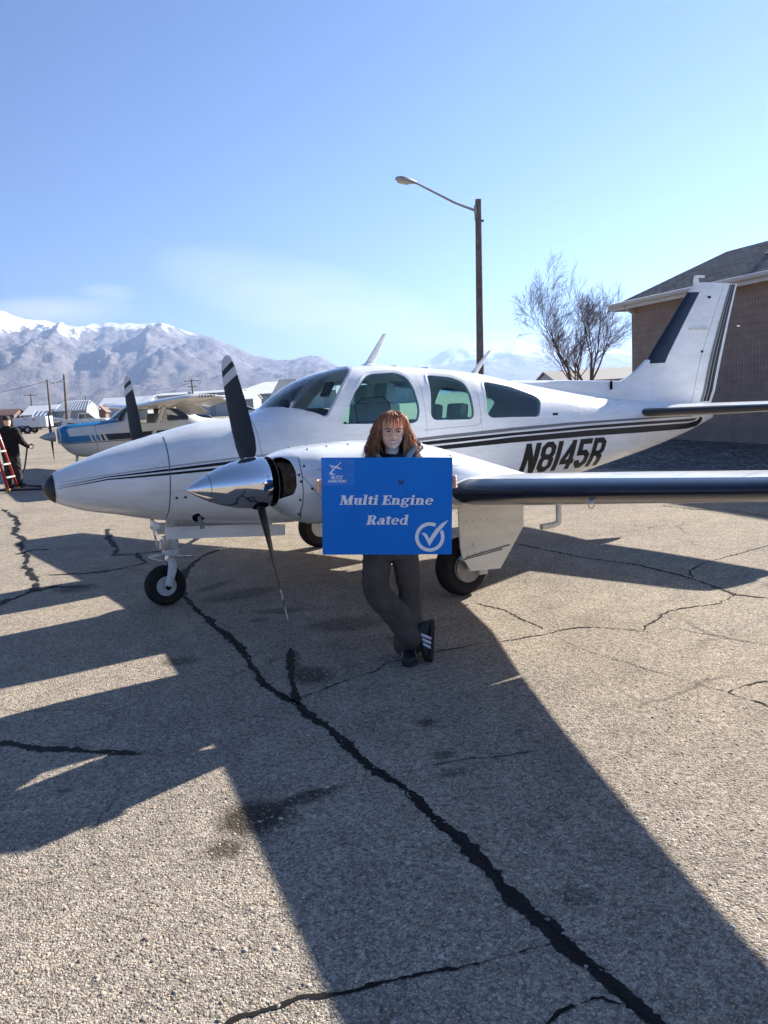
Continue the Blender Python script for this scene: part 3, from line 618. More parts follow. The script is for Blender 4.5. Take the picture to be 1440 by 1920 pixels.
# ---- materials of the airplane
def paint(name, col, rough=.28, dirt=.16):
    m = mat(name, col, rough, spec=.5, coat=.6, coat_rough=.08); N = NT(m); co = N.n('ShaderNodeTexCoord').outputs['Object']
    mp_ = N.n('ShaderNodeMapping', {'Vector': co, 'Scale': (1.2, 3.0, 5.0)}).outputs[0]
    d = N.ramp(N.noise(mp_, 1.6, 8, .68), [(.32, tuple(1 - dirt * k for k in (1., 1.05, 1.15))), (.62, (1, 1, 1))])
    s = N.ramp(N.noise(co, 60, 3, .6), [(.2, (.94, .93, .91)), (.45, (1, 1, 1))])
    N.set(N.b.inputs['Base Color'], N.mix(1., N.mix(1., (*col, 1), d, 'MULTIPLY'), s, 'MULTIPLY'))
    N.set(N.b.inputs['Normal'], N.n('ShaderNodeBump', {'Height': N.noise(mp_, 2.2, 3, .5), 'Strength': .12, 'Distance': .02}).outputs[0])
    N.set(N.b.inputs['Roughness'], N.math('ADD', rough - .06, N.math('MULTIPLY', N.noise(mp_, 4, 5), .14)))
    return m
WHITE = paint('white_paint', (.88, .88, .87)); CREAM = paint('cream_paint', (.80, .76, .66), .4, .2)
BLACKP = mat('black_paint', (.007, .007, .009), .32, spec=.3); GREYP = mat('grey_paint', (.17, .175, .185), .38, spec=.35); NAVY = mat('deice_boot_rubber', (.012, .018, .036), .24, spec=.5, var=.25, vscale=4)
BOOTG = mat('grey_boot_rubber', (.030, .032, .036), .35, spec=.5, var=.2, vscale=5); RADOME = mat('radome_black', (.014, .014, .016), .32, spec=.5)
CHROME = mat('polished_aluminium', (.86, .86, .87), .07, metal=1., bump=.05, bscale=8); ALU = mat('bare_aluminium', (.62, .62, .61), .35, metal=.9, var=.15, vscale=20); STEEL = mat('dull_steel', (.25, .24, .23), .5, metal=.8, var=.2)
PROP = mat('prop_black', (.022, .022, .024), .5, spec=.35, var=.25, vscale=12); PTIP = mat('prop_tip_white', (.62, .62, .62), .5)
TYRE = mat('tyre_rubber', (.022, .020, .018), .85, spec=.25, var=.3, vscale=8, bump=.2); RIM = mat('rim_paint', (.55, .54, .52), .45, var=.12, vscale=15); HOLE = mat('dark_cavity', (.006, .006, .006), .95, spec=.05); SOOT = mat('baffle_brown', (.07, .048, .032), .9, spec=.1, var=.5, vscale=18)
SEAM = mat('panel_seam', (.12, .12, .12), .7); SCREW = mat('screw_dark', (.09, .085, .08), .5, metal=.5); RUBBER = mat('black_rubber', (.02, .02, .02), .7)
LINING = mat('cabin_lining', (.74, .74, .72), .85, var=.06); SEATM = mat('seat_cloth', (.46, .45, .42), .9, var=.15, vscale=20, bump=.2); PANEL = mat('glareshield', (.018, .018, .020), .7); HEADL = mat('visor_dark', (.02, .02, .022), .6)
def glass(name, tint, rough=.0, refl=1.):
    m = bpy.data.materials.new(name); m.use_nodes = True; t = m.node_tree; t.nodes.clear(); N = NT(m); N.t = t
    tr = N.n('ShaderNodeBsdfTransparent', {'Color': (*tint, 1)}); gl = N.n('ShaderNodeBsdfGlossy', {'Color': (1, 1, 1, 1), 'Roughness': rough}); fr = N.n('ShaderNodeFresnel', {'IOR': 1.5})
    mx = N.n('ShaderNodeMixShader', {0: N.math('MULTIPLY', fr.outputs[0], refl, clamp=True)}); t.links.new(tr.outputs[0], mx.inputs[1]); t.links.new(gl.outputs[0], mx.inputs[2])
    o = t.nodes.new('ShaderNodeOutputMaterial'); t.links.new(mx.outputs[0], o.inputs['Surface']); return m
TINT = glass('green_tinted_window', (.66, .96, .92), .0, 1.0); CLEAR = glass('clear_windshield', (.92, .95, .95), .0, 1.2); TINT2 = glass('dark_green_window', (.50, .80, .77), .0, 1.1)

# ------------------------------------------------------------------ twin engine airplane
YAW = 3.65066
AC = empty('twin_engine_airplane', (-.0705, 7.72, 0), YAW, 'white twin engine propeller airplane with black stripes and chrome spinners', 'airplane')
WIN = [[(.612, 1.495), (.41, 1.78), (.262, 1.915), (.17, 1.942), (-.10, 1.947), (-.19, 1.90), (-.228, 1.80), (-.252, 1.57), (-.215, 1.465), (-.13, 1.447)],
       [(-.425, 1.885), (-.455, 1.907), (-.72, 1.878), (-.842, 1.822), (-.882, 1.715), (-.886, 1.50), (-.852, 1.444), (-.40, 1.462), (-.356, 1.51)],
       [(-1.085, 1.79), (-1.12, 1.813), (-1.465, 1.753), (-1.80, 1.635), (-1.85, 1.58), (-1.77, 1.415), (-1.08, 1.444), (-1.032, 1.50)]]
holes = []
for sg in (1, -1):
    for w in WIN:
        L = densify(roundpoly(w, .05, 4), .03); holes.append([(x, fus.th(x, z) if sg > 0 else math.pi - fus.th(x, z)) for x, z in L])
# windshield: port edge from nose centre, down the sill, up the pillar, over the roof, mirrored
sill = [(1.10, 1.677), (1.03, 1.662), (.89, 1.63), (.75, 1.575), (.715, 1.583), (.637, 1.681), (.421, 1.926), (.345, 1.985)]
port = [(1.165, math.pi / 2)] + [(x, fus.th(x, min(z, fus.par(x)[0] - .001))) for x, z in sill] + [(.285, math.pi / 2)]
stb = [(x, math.pi - t) for x, t in port[1:-1]][::-1]
W_ = [(x, t * .55) for x, t in port + stb]; W_ = densify(W_, .03); holes.append([(x, t / .55) for x, t in W_])
xs = [3.075, 3.07, 3.06, 3.045, 3.02, 2.99] + [2.95 - .055 * k for k in range(146)] + [-5.1]
xs = [x for x in xs if x >= -5.1]
SK = Skin(fus, xs, 72, holes)
body = link('fuselage', SK.mesh('fuselage', WHITE, lambda c: c == -1), AC)
link('radome', SK.mesh('radome', RADOME, lambda c: c == -1, .003, (2.985, 3.1)), body)
link('cabin_lining', SK.mesh('cabin_lining', LINING, lambda c: c == -1, -.028, (-2.1, 1.12), True), body)
nside = 3
for i in range(7):
    if i == 6: g = link('windshield', SK.mesh('windshield', CLEAR, lambda c: c == 6, -.004), AC)
    else: g = link('window', SK.mesh('window', TINT2 if i % 3 == 2 else TINT, lambda c, i=i: c == i, -.004), AC)
    SK.frame('window_frame', WHITE if i < 6 else WHITE, i, .0015, -.03, g, .022)
mb = MB(); mb.rings([[(-5.1, .045 * math.cos(k * .5236), 1.285 + .095 * math.sin(k * .5236)) for k in range(12)], [(-5.14, .02 * math.cos(k * .5236), 1.30 + .05 * math.sin(k * .5236)) for k in range(12)]]); mb.build('tail_cone', WHITE, body)
# --- painted stripes and registration, both sides
GU = [(.75, 1.300), (-.09, 1.306), (-.48, 1.317), (-1.36, 1.329), (-2.25, 1.324), (-3.10, 1.305), (-3.95, 1.281), (-4.6, 1.258)]; GL = [(.75, 1.278), (-.09, 1.281), (-.48, 1.286), (-1.36, 1.296), (-2.25, 1.295), (-3.10, 1.281), (-3.95, 1.265), (-4.6, 1.247)]
B1U = [(.75, 1.268), (-.29, 1.27), (-.67, 1.274), (-1.35, 1.277), (-2.52, 1.268), (-3.51, 1.248), (-4.52, 1.222), (-4.70, 1.22)]; B1L = [(.75, 1.238), (-.29, 1.236), (-.67, 1.238), (-1.35, 1.247), (-2.52, 1.236), (-3.51, 1.213), (-4.52, 1.188), (-4.66, 1.195)]
B2U = [(.75, 1.216), (-.29, 1.216), (-.67, 1.220), (-1.35, 1.231), (-2.52, 1.218), (-3.51, 1.194), (-4.50, 1.170), (-4.70, 1.185), (-4.76, 1.215), (-4.77, 1.235)]; B2L = [(.75, 1.18), (-.29, 1.178), (-.67, 1.178), (-1.35, 1.176), (-2.52, 1.153), (-3.51, 1.121), (-4.50, 1.098), (-4.75, 1.118), (-4.82, 1.165), (-4.84, 1.215)]
NG = [(2.96, 1.185), (2.61, 1.223), (2.165, 1.256), (1.69, 1.278), (.75, 1.300)]; NGL = [(2.96, 1.183), (2.61, 1.217), (2.165, 1.243), (1.69, 1.261), (.75, 1.278)]
N1 = [(2.97, 1.156), (2.61, 1.208), (2.17, 1.231), (1.69, 1.251), (.75, 1.268)]; N1L = [(2.97, 1.154), (2.61, 1.200), (2.17, 1.213), (1.69, 1.225), (.75, 1.238)]
N2 = [(2.97, 1.139), (2.61, 1.189), (2.17, 1.200), (1.69, 1.207), (.75, 1.216)]; N2L = [(2.97, 1.136), (2.61, 1.179), (2.17, 1.181), (1.69, 1.185), (.75, 1.18)]
for sg in (1, -1):
    for u_, l_, m_ in ((GU, GL, GREYP), (B1U, B1L, BLACKP), (B2U, B2L, BLACKP), (NG, NGL, mat('pale_grey_paint', (.42, .43, .44), .35)), (N1, N1L, BLACKP), (N2, N2L, BLACKP)):
        strip_on(fus, u_, l_, .002, sg).build('stripe', m_, body)
    mb = MB()
    if sg > 0: letters('N8145R', REG, .318, .075, .26, lambda a, b, z: fus.side(-1.455 - a * 1.26, .832 - a * .03 + b, 1, .0022 + z), mb)
    else: letters('N8145R', REG, .318, .075, .26, lambda a, b, z: fus.side(-2.85 + a * 1.28, .838 + b, -1, .0022 + z), mb)
    mb.build('registration_number', BLACKP, body)
    line_on(fus, [(2.104, 1.518), (2.12, 1.45), (2.125, 1.357), (2.141, 1.14), (2.156, .94), (2.165, .80)], .008, .0022, sg).build('panel_seam', SEAM, body)
    line_on(fus, [(1.35, 1.60), (1.36, 1.30), (1.38, .95)], .003, .0022, sg).build('panel_seam', SEAM, body)
    for sx in (-.305, -.96): line_on(fus, [(sx, 1.90), (sx, 1.5), (sx, 1.34)], .0025, .0022, sg).build('panel_seam', SEAM, body)
    line_on(fus, [(-.27, 1.38), (-.9, 1.385), (-.94, 1.40), (-.96, 1.45)], .003, .0022, sg).build('panel_seam', SEAM, body)
    line_on(fus, [(-1.95, 1.66), (-2.45, 1.52), (-2.9, 1.50)], .0025, .0022, sg).build('panel_seam', SEAM, body)
    line_on(fus, [(-2.3, 1.56), (-2.3, 1.42), (-2.42, 1.42), (-2.42, 1.54)], .0025, .0022, sg).build('panel_seam', SEAM, body)
    line_on(fus, [(-1.98, 1.428), (-2.065, 1.428)], .025, .0022, sg).build('placard', BLACKP, body)
    # latches and small fittings
    for (x, z) in ((2.10, .985), (2.03, .985), (.586, 1.309)):
        p = Vector(fus.side(x, z, sg)); q = MB(); q.lathe([(.011, -.01), (.011, .006), (.006, .009)], p, (0, sg, 0), 10); q.build('fastener', SCREW, body)
    for k in range(14):
        p = Vector(fus.side(-1.9 - k * .05, 1.60 - k * .011, sg)); MB().lathe([(.005, -.004), (.004, .0025)], p, (0, sg, .3), 6).build('rivet', ALU, body)
    # heater exhaust
    p = Vector(fus.side(1.905, .79, sg)); nn = Vector((0, sg * .75, -.66))
    if sg > 0:
        MB().lathe([(.056, -.03), (.056, .004), (.05, .006)], p, nn, 20).build('exhaust_shroud', HOLE, body)
        MB().tube([p - nn * .05 + Vector((0, 0, .02)), p + nn * .02, p + nn * .05 + Vector((-.01, .01, -.06))], [.019, .019, .019], 12).build('exhaust_pipe', STEEL, body)
# --- roof aerials and vents
def blade(base, tip, c0, c1, th, m, name):
    mb = MB(); rs = []
    for t in (0, .3, .7, 1):
        b = Vector(base).lerp(Vector(tip), t); c = c0 + (c1 - c0) * t; h = th * (1 - .5 * t)
        rs.append([b + Vector((c * math.cos(k * math.pi / 5), h * math.sin(k * math.pi / 5), 0)) for k in range(10)])
    mb.rings(rs); o = mb.build(name, m, AC); f = MB(); f.lathe([(c0 * 1.5, -.02), (c0 * 1.5, .012), (c0 * .9, .03)], Vector(base) + Vector((0, 0, -.01)), seg=16); f.build('aerial_base', WHITE, o)
blade((.0, 0, 2.03), (-.205, 0, 2.335), .055, .022, .012, WHITE, 'aerial'); blade((-1.26, 0, 1.895), (-1.50, 0, 2.145), .05, .02, .012, WHITE, 'aerial')
for (x, z) in ((-.62, 1.984), (-.25, 2.012)): MB().lathe([(.06, -.02), (.055, .008), (.02, .016)], (x, .05, z - .006), seg=16).build('roof_vent', ALU, AC)
# --- fin, dorsal fillet, rudder
def airfoil(n=14, t=.12, camber=0.):
    up = []; lo = []
    for k in range(n + 1):
        s = .5 * (1 - math.cos(math.pi * k / n)); y = 5 * t * (.2969 * math.sqrt(s) - .126 * s - .3516 * s * s + .2843 * s ** 3 - .1036 * s ** 4); c = camber * 4 * s * (1 - s)
        up.append((s, c + y)); lo.append((s, c - y))
    return up, lo
def foil_ring(t, camber, s0=0., s1=1., n=14):
    ss = [s0 + (s1 - s0) * .5 * (1 - math.cos(math.pi * k / n)) for k in range(n + 1)]
    f = lambda s: 5 * t * (.2969 * math.sqrt(max(s, 0)) - .126 * s - .3516 * s * s + .2843 * s ** 3 - .1036 * s ** 4); c = lambda s: camber * 4 * s * (1 - s)
    return [(s, c(s) + f(s)) for s in reversed(ss)] + [(s, c(s) - f(s)) for s in ss[1 if s0 == 0 else 0:]]
FIN = [(1.36, -3.70, -5.08, .12), (1.55, -3.74, -5.18, .115), (1.75, -3.80, -5.235, .11), (1.97, -3.90, -5.30, .10), (2.4, -4.285, -5.43, .09), (2.84, -4.685, -5.575, .085), (2.925, -4.775, -5.605, .07)]
def fin_part(s0, s1, zlo=-9, zhi=9, off=0.):
    mb = MB(); rs = []
    for (z, l, t_, th) in FIN:
        if z < zlo or z > zhi: continue
        c = l - t_; rs.append([(l - s * c, (q + math.copysign(off / c, q)) * c, z) for s, q in foil_ring(th, 0, s0, s1)])
    mb.rings(rs); return mb
fin = fin_part(0, .66).build('fin', WHITE, AC); rud = fin_part(.668, 1.).build('rudder', WHITE, AC)
def fin_band(sA, sB, zlo, zhi, off, m, name, par, both=True, n=8, nose=False):
    zz = [zlo + (zhi - zlo) * k / 10 for k in range(11)]; fz = [r[0] for r in FIN]
    for sg in ((1,) if nose else (1, -1)):
        rows = []
        for z in zz:
            l, t_, th = (float(np.interp(z, fz, [r[k] for r in FIN])) for k in (1, 2, 3)); c = l - t_; f = lambda s: 5 * th * (.2969 * math.sqrt(max(s, 0)) - .126 * s - .3516 * s * s + .2843 * s ** 3 - .1036 * s ** 4)
            if nose: ss = [sB * (k / n) ** 2 for k in range(n, 0, -1)] + [0] + [-sB * (k / n) ** 2 for k in range(1, n + 1)]; rows.append([(l - abs(s) * c + (off if abs(s) < .01 else 0), math.copysign(f(abs(s)) * c + off, s) if s else 0, z) for s in ss])
            else: rows.append([(l - (sA + (sB - sA) * k / n) * c, sg * (f(sA + (sB - sA) * k / n) * c + off), z) for k in range(n + 1)])
        mb = MB(); mb.rings(rows, False, False, False); mb.build(name, m, par)
fin_band(0, .185, 1.935, 2.80, .004, NAVY, 'deice_boot', fin, nose=True)
for a, b, m_ in ((.805, .845, GREYP), (.853, .893, BLACKP), (.902, .952, BLACKP)): fin_band(a, b, 1.42, 2.915, .003, m_, 'stripe', rud)
ds = [(-1.75, 1.815), (-2.6, 1.785), (-3.42, 1.745), (-3.60, 1.80), (-3.72, 1.87), (-3.90, 1.985)]
mb = MB(); rs = []
for x, z in densify(ds, .12, False):
    zb = fus.par(x)[0] - .05; w = .055 if x > -3.4 else .055 + (-3.4 - x) * .03
    rs.append([(x, w, zb), (x, w * .75, zb + (z - zb) * .75), (x, w * .35, z - .006), (x, 0, z), (x, -w * .35, z - .006), (x, -w * .75, zb + (z - zb) * .75), (x, -w, zb)])
rs.append([(-4.05, q[1], q[2]) for q in rs[-1]]); mb.rings(rs, False, False, False); mb.build('dorsal_fin', WHITE, fin)
MB().box((-3.24, .052, 1.70), (.025, .02, .10), bev=.005).build('air_scoop', HOLE, fin)
mb = MB(); mb.tube([(-4.80, 0, 2.90), (-4.80, 0, 3.0)], [.035, .028], 10); mb.box((-4.87, 0, 3.0), (.16, .035, .03), bev=.01); mb.build('fin_tip_light', WHITE, fin)
MB().tube([(-5.50, .03, 2.38), (-5.60, .05, 2.37)], .006, 6).build('static_wick', SCREW, rud)
for z, x in ((2.74, -5.0), (2.06, -4.86)): MB().box((x, .042, z), (.05, .012, .028), bev=.004).build('hinge_fairing', HOLE, rud)
MB().box((-4.78, .058, 2.335), (.36, .035, .02), bev=.006).build('rib_fairing', CREAM, fin)
# --- wings and tailplane
INC = [0.]
def inc(y): return INC[0] * (1 - .12 * y)
def surf(sections, s0, s1, off=0., n=16, mirror=1, caps=True):
    """sections: (y, xle, chord, zle, t, camber)"""
    mb = MB(); rs = []
    for (y, xl, c, z, t, cm) in sections:
        rs.append([(xl - s * c, y * mirror, z + q * c - s * c * inc(y)) for s, q in foil_ring(t, cm, s0, s1, n)])
    mb.rings(rs, True, caps, caps); return mb
def nose_band(sections, su, sl, off, mirror=1, n=10):
    mb = MB(); rows = []
    for (y, xl, c, z, t, cm) in sections:
        f = lambda s: 5 * t * (.2969 * math.sqrt(max(s, 0)) - .126 * s - .3516 * s * s + .2843 * s ** 3 - .1036 * s ** 4); k_ = lambda s: cm * 4 * s * (1 - s); r = []
        for k in range(n, 0, -1): s = su * (k / n) ** 2; r.append((xl - s * c + off * (1 - k / n), y * mirror, z + (k_(s) + f(s)) * c + off * .8 - s * c * inc(y)))
        r.append((xl + off, y * mirror, z))
        for k in range(1, n + 1): s = sl * (k / n) ** 2; r.append((xl - s * c + off * (1 - k / n), y * mirror, z + (k_(s) - f(s)) * c - off * .8 - s * c * inc(y)))
        rows.append(r)
    mb.rings(rows, False, False, False); return mb
def lerp_sec(S, y):
    ys = [s[0] for s in S]; return tuple([y] + [float(np.interp(y, ys, [s[k] for s in S])) for k in range(1, 6)])
WING = [(.30, .86, 2.16, .80, .14, .006), (.6, .80, 2.06, .845, .14, .006), (1.76, .66, 1.92, .965, .14, .006), (2.3, .62, 1.72, 1.02, .14, .006), (3.5, .60, 1.41, 1.118, .135, .006), (4.5, .58, 1.18, 1.20, .125, .006), (5.45, .54, .98, 1.285, .115, .006), (5.65, .47, .86, 1.30, .10, .006), (5.76, .32, .68, 1.305, .06, .006)]
STAB = [(.04, -3.50, 1.52, 1.345, .10, 0), (.25, -3.58, 1.50, 1.352, .10, 0), (1.0, -3.855, 1.30, 1.363, .10, 0), (1.85, -4.17, 1.03, 1.376, .095, 0), (1.98, -4.26, .90, 1.38, .08, 0), (2.04, -4.42, .66, 1.38, .05, 0)]
for sg in (1, -1):
    S1 = [s for s in WING]; INC[0] = .115
    w = surf(S1, 0, .74, mirror=sg).build('wing', WHITE, AC)
    fl = [lerp_sec(WING, y) for y in (.62, 1.3, 2.0, 2.75)]; ai = [lerp_sec(WING, y) for y in (2.78, 3.5, 4.5, 5.4)]
    surf(fl, .745, 1., mirror=sg).build('flap', WHITE, w); surf(ai, .745, 1., mirror=sg).build('aileron', WHITE, w)
    surf([lerp_sec(WING, y) for y in (5.42, 5.65, 5.76)], .745, 1., mirror=sg).build('wing_tip', WHITE, w)
    nose_band([lerp_sec(WING, y) for y in (2.27, 2.35, 3, 3.5, 4, 4.5, 5, 5.4)], .085, .11, .004, sg).build('deice_boot', NAVY, w)
    INC[0] = 0.
    st = surf(STAB, 0, .62, mirror=sg, n=12).build('tailplane', WHITE, AC); surf([lerp_sec(STAB, y) for y in (.06, .6, 1.2, 1.85, 2.0)], .628, 1., mirror=sg, n=12).build('elevator', WHITE, st)
    nose_band([lerp_sec(STAB, y) for y in (.2, .25, .6, 1., 1.4, 1.8, 1.95)], .05, .05, .004, sg).build('deice_boot', BOOTG, st)
    # pitot, tie-down ring, drain, underwing plate
    if sg > 0:
        mb = MB(); mb.tube(catmull([(.02, 2.70, .99), (.02, 2.70, .80), (.05, 2.70, .765), (.18, 2.70, .762)], 5), .021, 10); mb.build('pitot_tube', ALU, w)
        MB().box((.566, 3.58, 1.072), (.035, .04, .006), rot=Matrix.Rotation(R(58), 3, 'Y'), bev=.002).build('stall_sensor_plate', ALU, w)
    mb = MB(); mb.tube([(-.05 + .028 * math.cos(a), sg * 2.95, .922 + .033 * math.sin(a)) for a in [k * 2 * math.pi / 12 for k in range(13)]], .005, 6, caps=False); mb.tube([(-.05, sg * 2.95, 1.04), (-.05, sg * 2.95, .95)], .011, 6); mb.build('tie_down_ring', ALU, w)
    MB().tube([(-.2, sg * 3.35, 1.02), (-.2, sg * 3.35, .96)], .009, 6).build('fuel_drain', SCREW, w)
    # wing root fillet
    mb = MB(); rs = []
    for k in range(13):
        s = k / 12; x = .95 - s * 2.25; c = 2.1; sy, q = s, 0
        f = 5 * .15 * (.2969 * math.sqrt(max(s, 0)) - .126 * s - .3516 * s * s + .2843 * s ** 3 - .1036 * s ** 4) * c
        zt = .815 + f + .08 * 4 * s * (1 - s) * .3; yb = fus.side(max(x, -3), .95)[1]
        rs.append([(x, sg * (yb + .20 * math.sin(math.pi * min(1, s + .08))), zt - .012), (x, sg * (yb + .07), zt + .035), (x, sg * (yb - .01), zt + .14)])
    mb.rings(rs, False, False, False); mb.build('root_fillet', WHITE, w)
# --- engines
IN = [(1.7995, 1.34), (1.78, 1.352), (1.75, 1.355), (1.728, 1.335), (1.722, 1.26), (1.726, 1.17), (1.742, 1.115), (1.78, 1.09), (1.7995, 1.075)]
def engine(sg, phi):
    E_ = 'engine_nacelle'; H = Hull(N_ROWS, 1.76 * sg)
    hs = []
    for side in (1, -1):
        L = densify([(x, (H.th(x, z) if side > 0 else math.pi - H.th(x, z)) * .4) for x, z in IN], .012); L = [(x, t / .4) for x, t in L]; L = [(x, t) for x, t in L]; hs.append(L)
    xx = [1.80, 1.79, 1.775, 1.755, 1.73, 1.70] + [1.66 - .05 * k for k in range(49)]; xx = [x for x in xx if x > -.75] + [-.75]
    S = Skin(H, xx, 48, hs, .4)
    cow = link('engine_nacelle', S.mesh('engine_nacelle', WHITE, lambda c: c == -1), AC)
    link('inner_baffle', S.mesh('inner_baffle', SOOT, lambda c: True, -.05, (.9, 1.72)), cow)
    for h_ in (0, 1): link('intake_backing', S.mesh('intake_backing', SOOT, lambda c: c == h_, -.04), cow)  # added brown sheet behind each intake opening, as the unlit inside renders black
    MB().box((1.55, 1.76 * sg, 1.16), (.25, .62, .30), bev=.05).build('engine_block', SOOT, cow)
    for k in range(3):
        for side in (-1, 1): MB().box((1.60, sg * 1.76 + side * .29, 1.13 + k * .075), (.12, .07, .05), bev=.01).build('cylinder_fin', SOOT, cow)
    # seams and screws
    for s2 in (1, -1):
        hx = lambda pts, w: line_on(H, pts, w, .0022, s2)
        hx([(1.672, 1.352), (1.685, 1.32), (1.692, 1.28), (1.696, 1.19), (1.694, .99), (1.67, .93)], .004).build('panel_seam', SEAM, cow)
        hx([(1.755, 1.244), (1.697, 1.246)], .003).build('panel_seam', SEAM, cow); hx([(1.696, 1.235), (1.588, 1.077), (1.40, .95)], .003).build('panel_seam', SEAM, cow)
        hx([(1.60, 1.265), (1.40, 1.285), (.95, 1.285)], .003).build('panel_seam', SEAM, cow); hx([(.72, 1.345), (.66, 1.25), (.62, 1.10)], .003).build('panel_seam', SEAM, cow)
        hx([(.60, 1.20), (.32, 1.19), (.25, 1.12)], .003).build('panel_seam', SEAM, cow)
        for (x, z) in ((1.665, 1.295), (1.707, 1.239), (1.701, 1.197), (1.64, 1.146), (1.705, 1.074), (1.69, .967), (1.735, 1.24), (1.565, 1.392), (1.42, 1.40), (1.26, 1.402), (1.10, 1.40), (.62, 1.05), (.48, 1.06), (.35, 1.06), (.2, 1.04), (.5, 1.26)):
            MB().lathe([(.0105, -.006), (.009, .0025)], H.side(x, z, s2), (0, s2, .15 if z < 1.3 else .9), 8).build('screw', SCREW, cow)
    # air intake lip under the cowling and exhaust
    MB().tube([(.95, sg * 1.76 + .22, .86), (.80, sg * 1.76 + .22, .79), (.60, sg * 1.76 + .22, .77)], .032, 12).build('exhaust_pipe', STEEL, cow)
    # spinner and propeller
    cy = 1.76 * sg; cz = 1.185
    sp = MB(); sp.lathe([(.002, .535), (.014, .527), (.05, .475), (.092, .395), (.13, .305), (.155, .215), (.17, .125), (.176, .04), (.172, .0), (.12, -.005)], (1.835, cy, cz), (1, 0, 0), 48); spn = sp.build('spinner', CHROME, AC, angle=50)
    MB().lathe([(.0925 + .0006, .395), (.0905 + .0006, .399)], (1.835, cy, cz), (1, 0, 0), 40, caps=False).build('seam_ring', SEAM, spn)
    for k in range(8):
        a = k * math.pi / 4 + .3; MB().lathe([(.006, -.004), (.005, .003)], (1.865, cy + .1755 * math.cos(a), cz + .1755 * math.sin(a)), (0, math.cos(a), math.sin(a)), 8).build('screw', SCREW, spn)
    MB().lathe([(.13, .0), (.15, -.02), (.15, -.12)], (1.830, cy, cz), (1, 0, 0), 32).build('backplate', HOLE, spn)
    for q in (0, 1):
        a = phi + math.pi * q; rad = Vector((0, -math.sin(a), math.cos(a))); tan = Vector((0, -math.cos(a), -math.sin(a)))
        rs = []; mi = []
        st_ = [(.10, .070, .062, 42), (.16, .085, .050, 40), (.22, .150, .032, 38), (.30, .178, .024, 34), (.45, .190, .019, 29), (.60, .190, .015, 25), (.72, .180, .012, 22), (.78, .172, .0105, 21), (.785, .1715, .0105, 21), (.845, .160, .0095, 20), (.85, .159, .0095, 20), (.895, .142, .009, 19), (.90, .140, .009, 19), (.935, .122, .008, 18), (.958, .092, .007, 18), (.970, .055, .006, 18), (.975, .02, .004, 18)]
        mb = MB()
        for (r, c, t, beta) in st_:
            b_ = R(beta); ch = tan * math.cos(b_) + Vector((1, 0, 0)) * math.sin(b_) ; ch.normalize(); nn = ch.cross(rad).normalized()
            o = Vector((1.90, cy, cz)) + rad * r + rad * 0
            sk = .10 if r > .75 else 0.
            rs.append([o + ch * c * .5 * math.cos(2 * math.pi * k / 16) + nn * t * .5 * math.sin(2 * math.pi * k / 16) - rad * sk * (c * .5 * math.cos(2 * math.pi * k / 16)) * (1 if r < .93 else .3) for k in range(16)])
        mb.rings(rs)
        nq = len(st_) - 1; m_ = []
        for i_ in range(nq):
            r = (st_[i_][0] + st_[i_ + 1][0]) / 2; m_ += [1 if (r > .897 or .782 < r < .848) else 0] * 16
        mb.m = m_ + [0, 1]
        bl = mb.build('propeller_blade', [PROP, PTIP], spn, angle=60)
        MB().lathe([(.062, .105), (.062, .165), (.05, .178)], (1.90, cy, cz), rad, 20).build('blade_collar', HOLE if q else CHROME, bl)
engine(1, R(25.3)); engine(-1, R(20))
# --- landing gear
STEELD = mat('dark_hub_steel', (.05, .047, .043), .6, metal=.4, var=.4, vscale=25)  # mottled dark steel for the inner web of the wheel hubs
def wheel(c, r, w, parent, yside=1, hub=.42):
    ax = (0, 1, 0); h = w / 2
    t = MB(); t.lathe([(r * .48, -h * .72), (r * .62, -h * .95), (r * .82, -h), (r * .93, -h * .78), (r * .985, -h * .45), (r, -h * .2), (r, h * .2), (r * .985, h * .45), (r * .93, h * .78), (r * .82, h), (r * .62, h * .95), (r * .48, h * .72), (r * .42, 0)], c, ax, 40, caps=False); ty = t.build('tyre', TYRE, parent)
    for dx in (-.2, -.06, .06, .2): MB().lathe([(r * 1.0015, h * (dx - .018)), (r * 1.0015, h * (dx + .018))], c, ax, 40, caps=False).build('tread_groove', HOLE, ty)
    m = MB(); m.lathe([(r * .49, -h * .76), (r * .47, -h * .82), (r * .42, -h * .72), (r * .34, -h * .66), (r * .31, -h * .25), (r * .16, -h * .25), (r * .13, -h * .85), (.01, -h * .9), (.01, h * .9), (r * .13, h * .85), (r * .16, h * .25), (r * .31, h * .25), (r * .34, h * .66), (r * .42, h * .72), (r * .47, h * .82), (r * .49, h * .76)], c, ax, 36); rm = m.build('rim', RIM, parent)
    for s in (-1, 1): MB().lathe([(r * .17, 0), (r * .17, h * .06), (r * .305, h * .06), (r * .305, 0)], (c[0], c[1] + s * h * .24, c[2]), (0, s, 0), 28, caps=False).build('hub_recess', STEELD, rm)
    for k in range(6):
        a = k * math.pi / 3
        for s in (-1, 1): MB().lathe([(r * .055, 0), (r * .05, .004)], (c[0] + r * .24 * math.cos(a), c[1] + s * (h * .26), c[2] + r * .24 * math.sin(a)), (0, s, 0), 8).build('wheel_bolt', HOLE, rm)
NG_ = MB(); NG_.tube([(2.05, 0, .76), (2.085, 0, .56), (2.10, 0, .48)], [.062, .06, .048], 16); NG_.tube([(2.10, 0, .52), (2.125, 0, .39)], [.03, .03], 14); ng = NG_.build('nose_gear_strut', mat('gear_paint', (.60, .60, .58), .4, var=.25, vscale=30), AC); GEAR = ng.data.materials[0]
MB().tube([(2.118, 0, .44), (2.122, 0, .405)], .034, 16).build('oleo_piston', CHROME, ng)
MB().box((2.10, 0, .475), (.12, .16, .06), bev=.015).build('gear_collar', GEAR, ng)
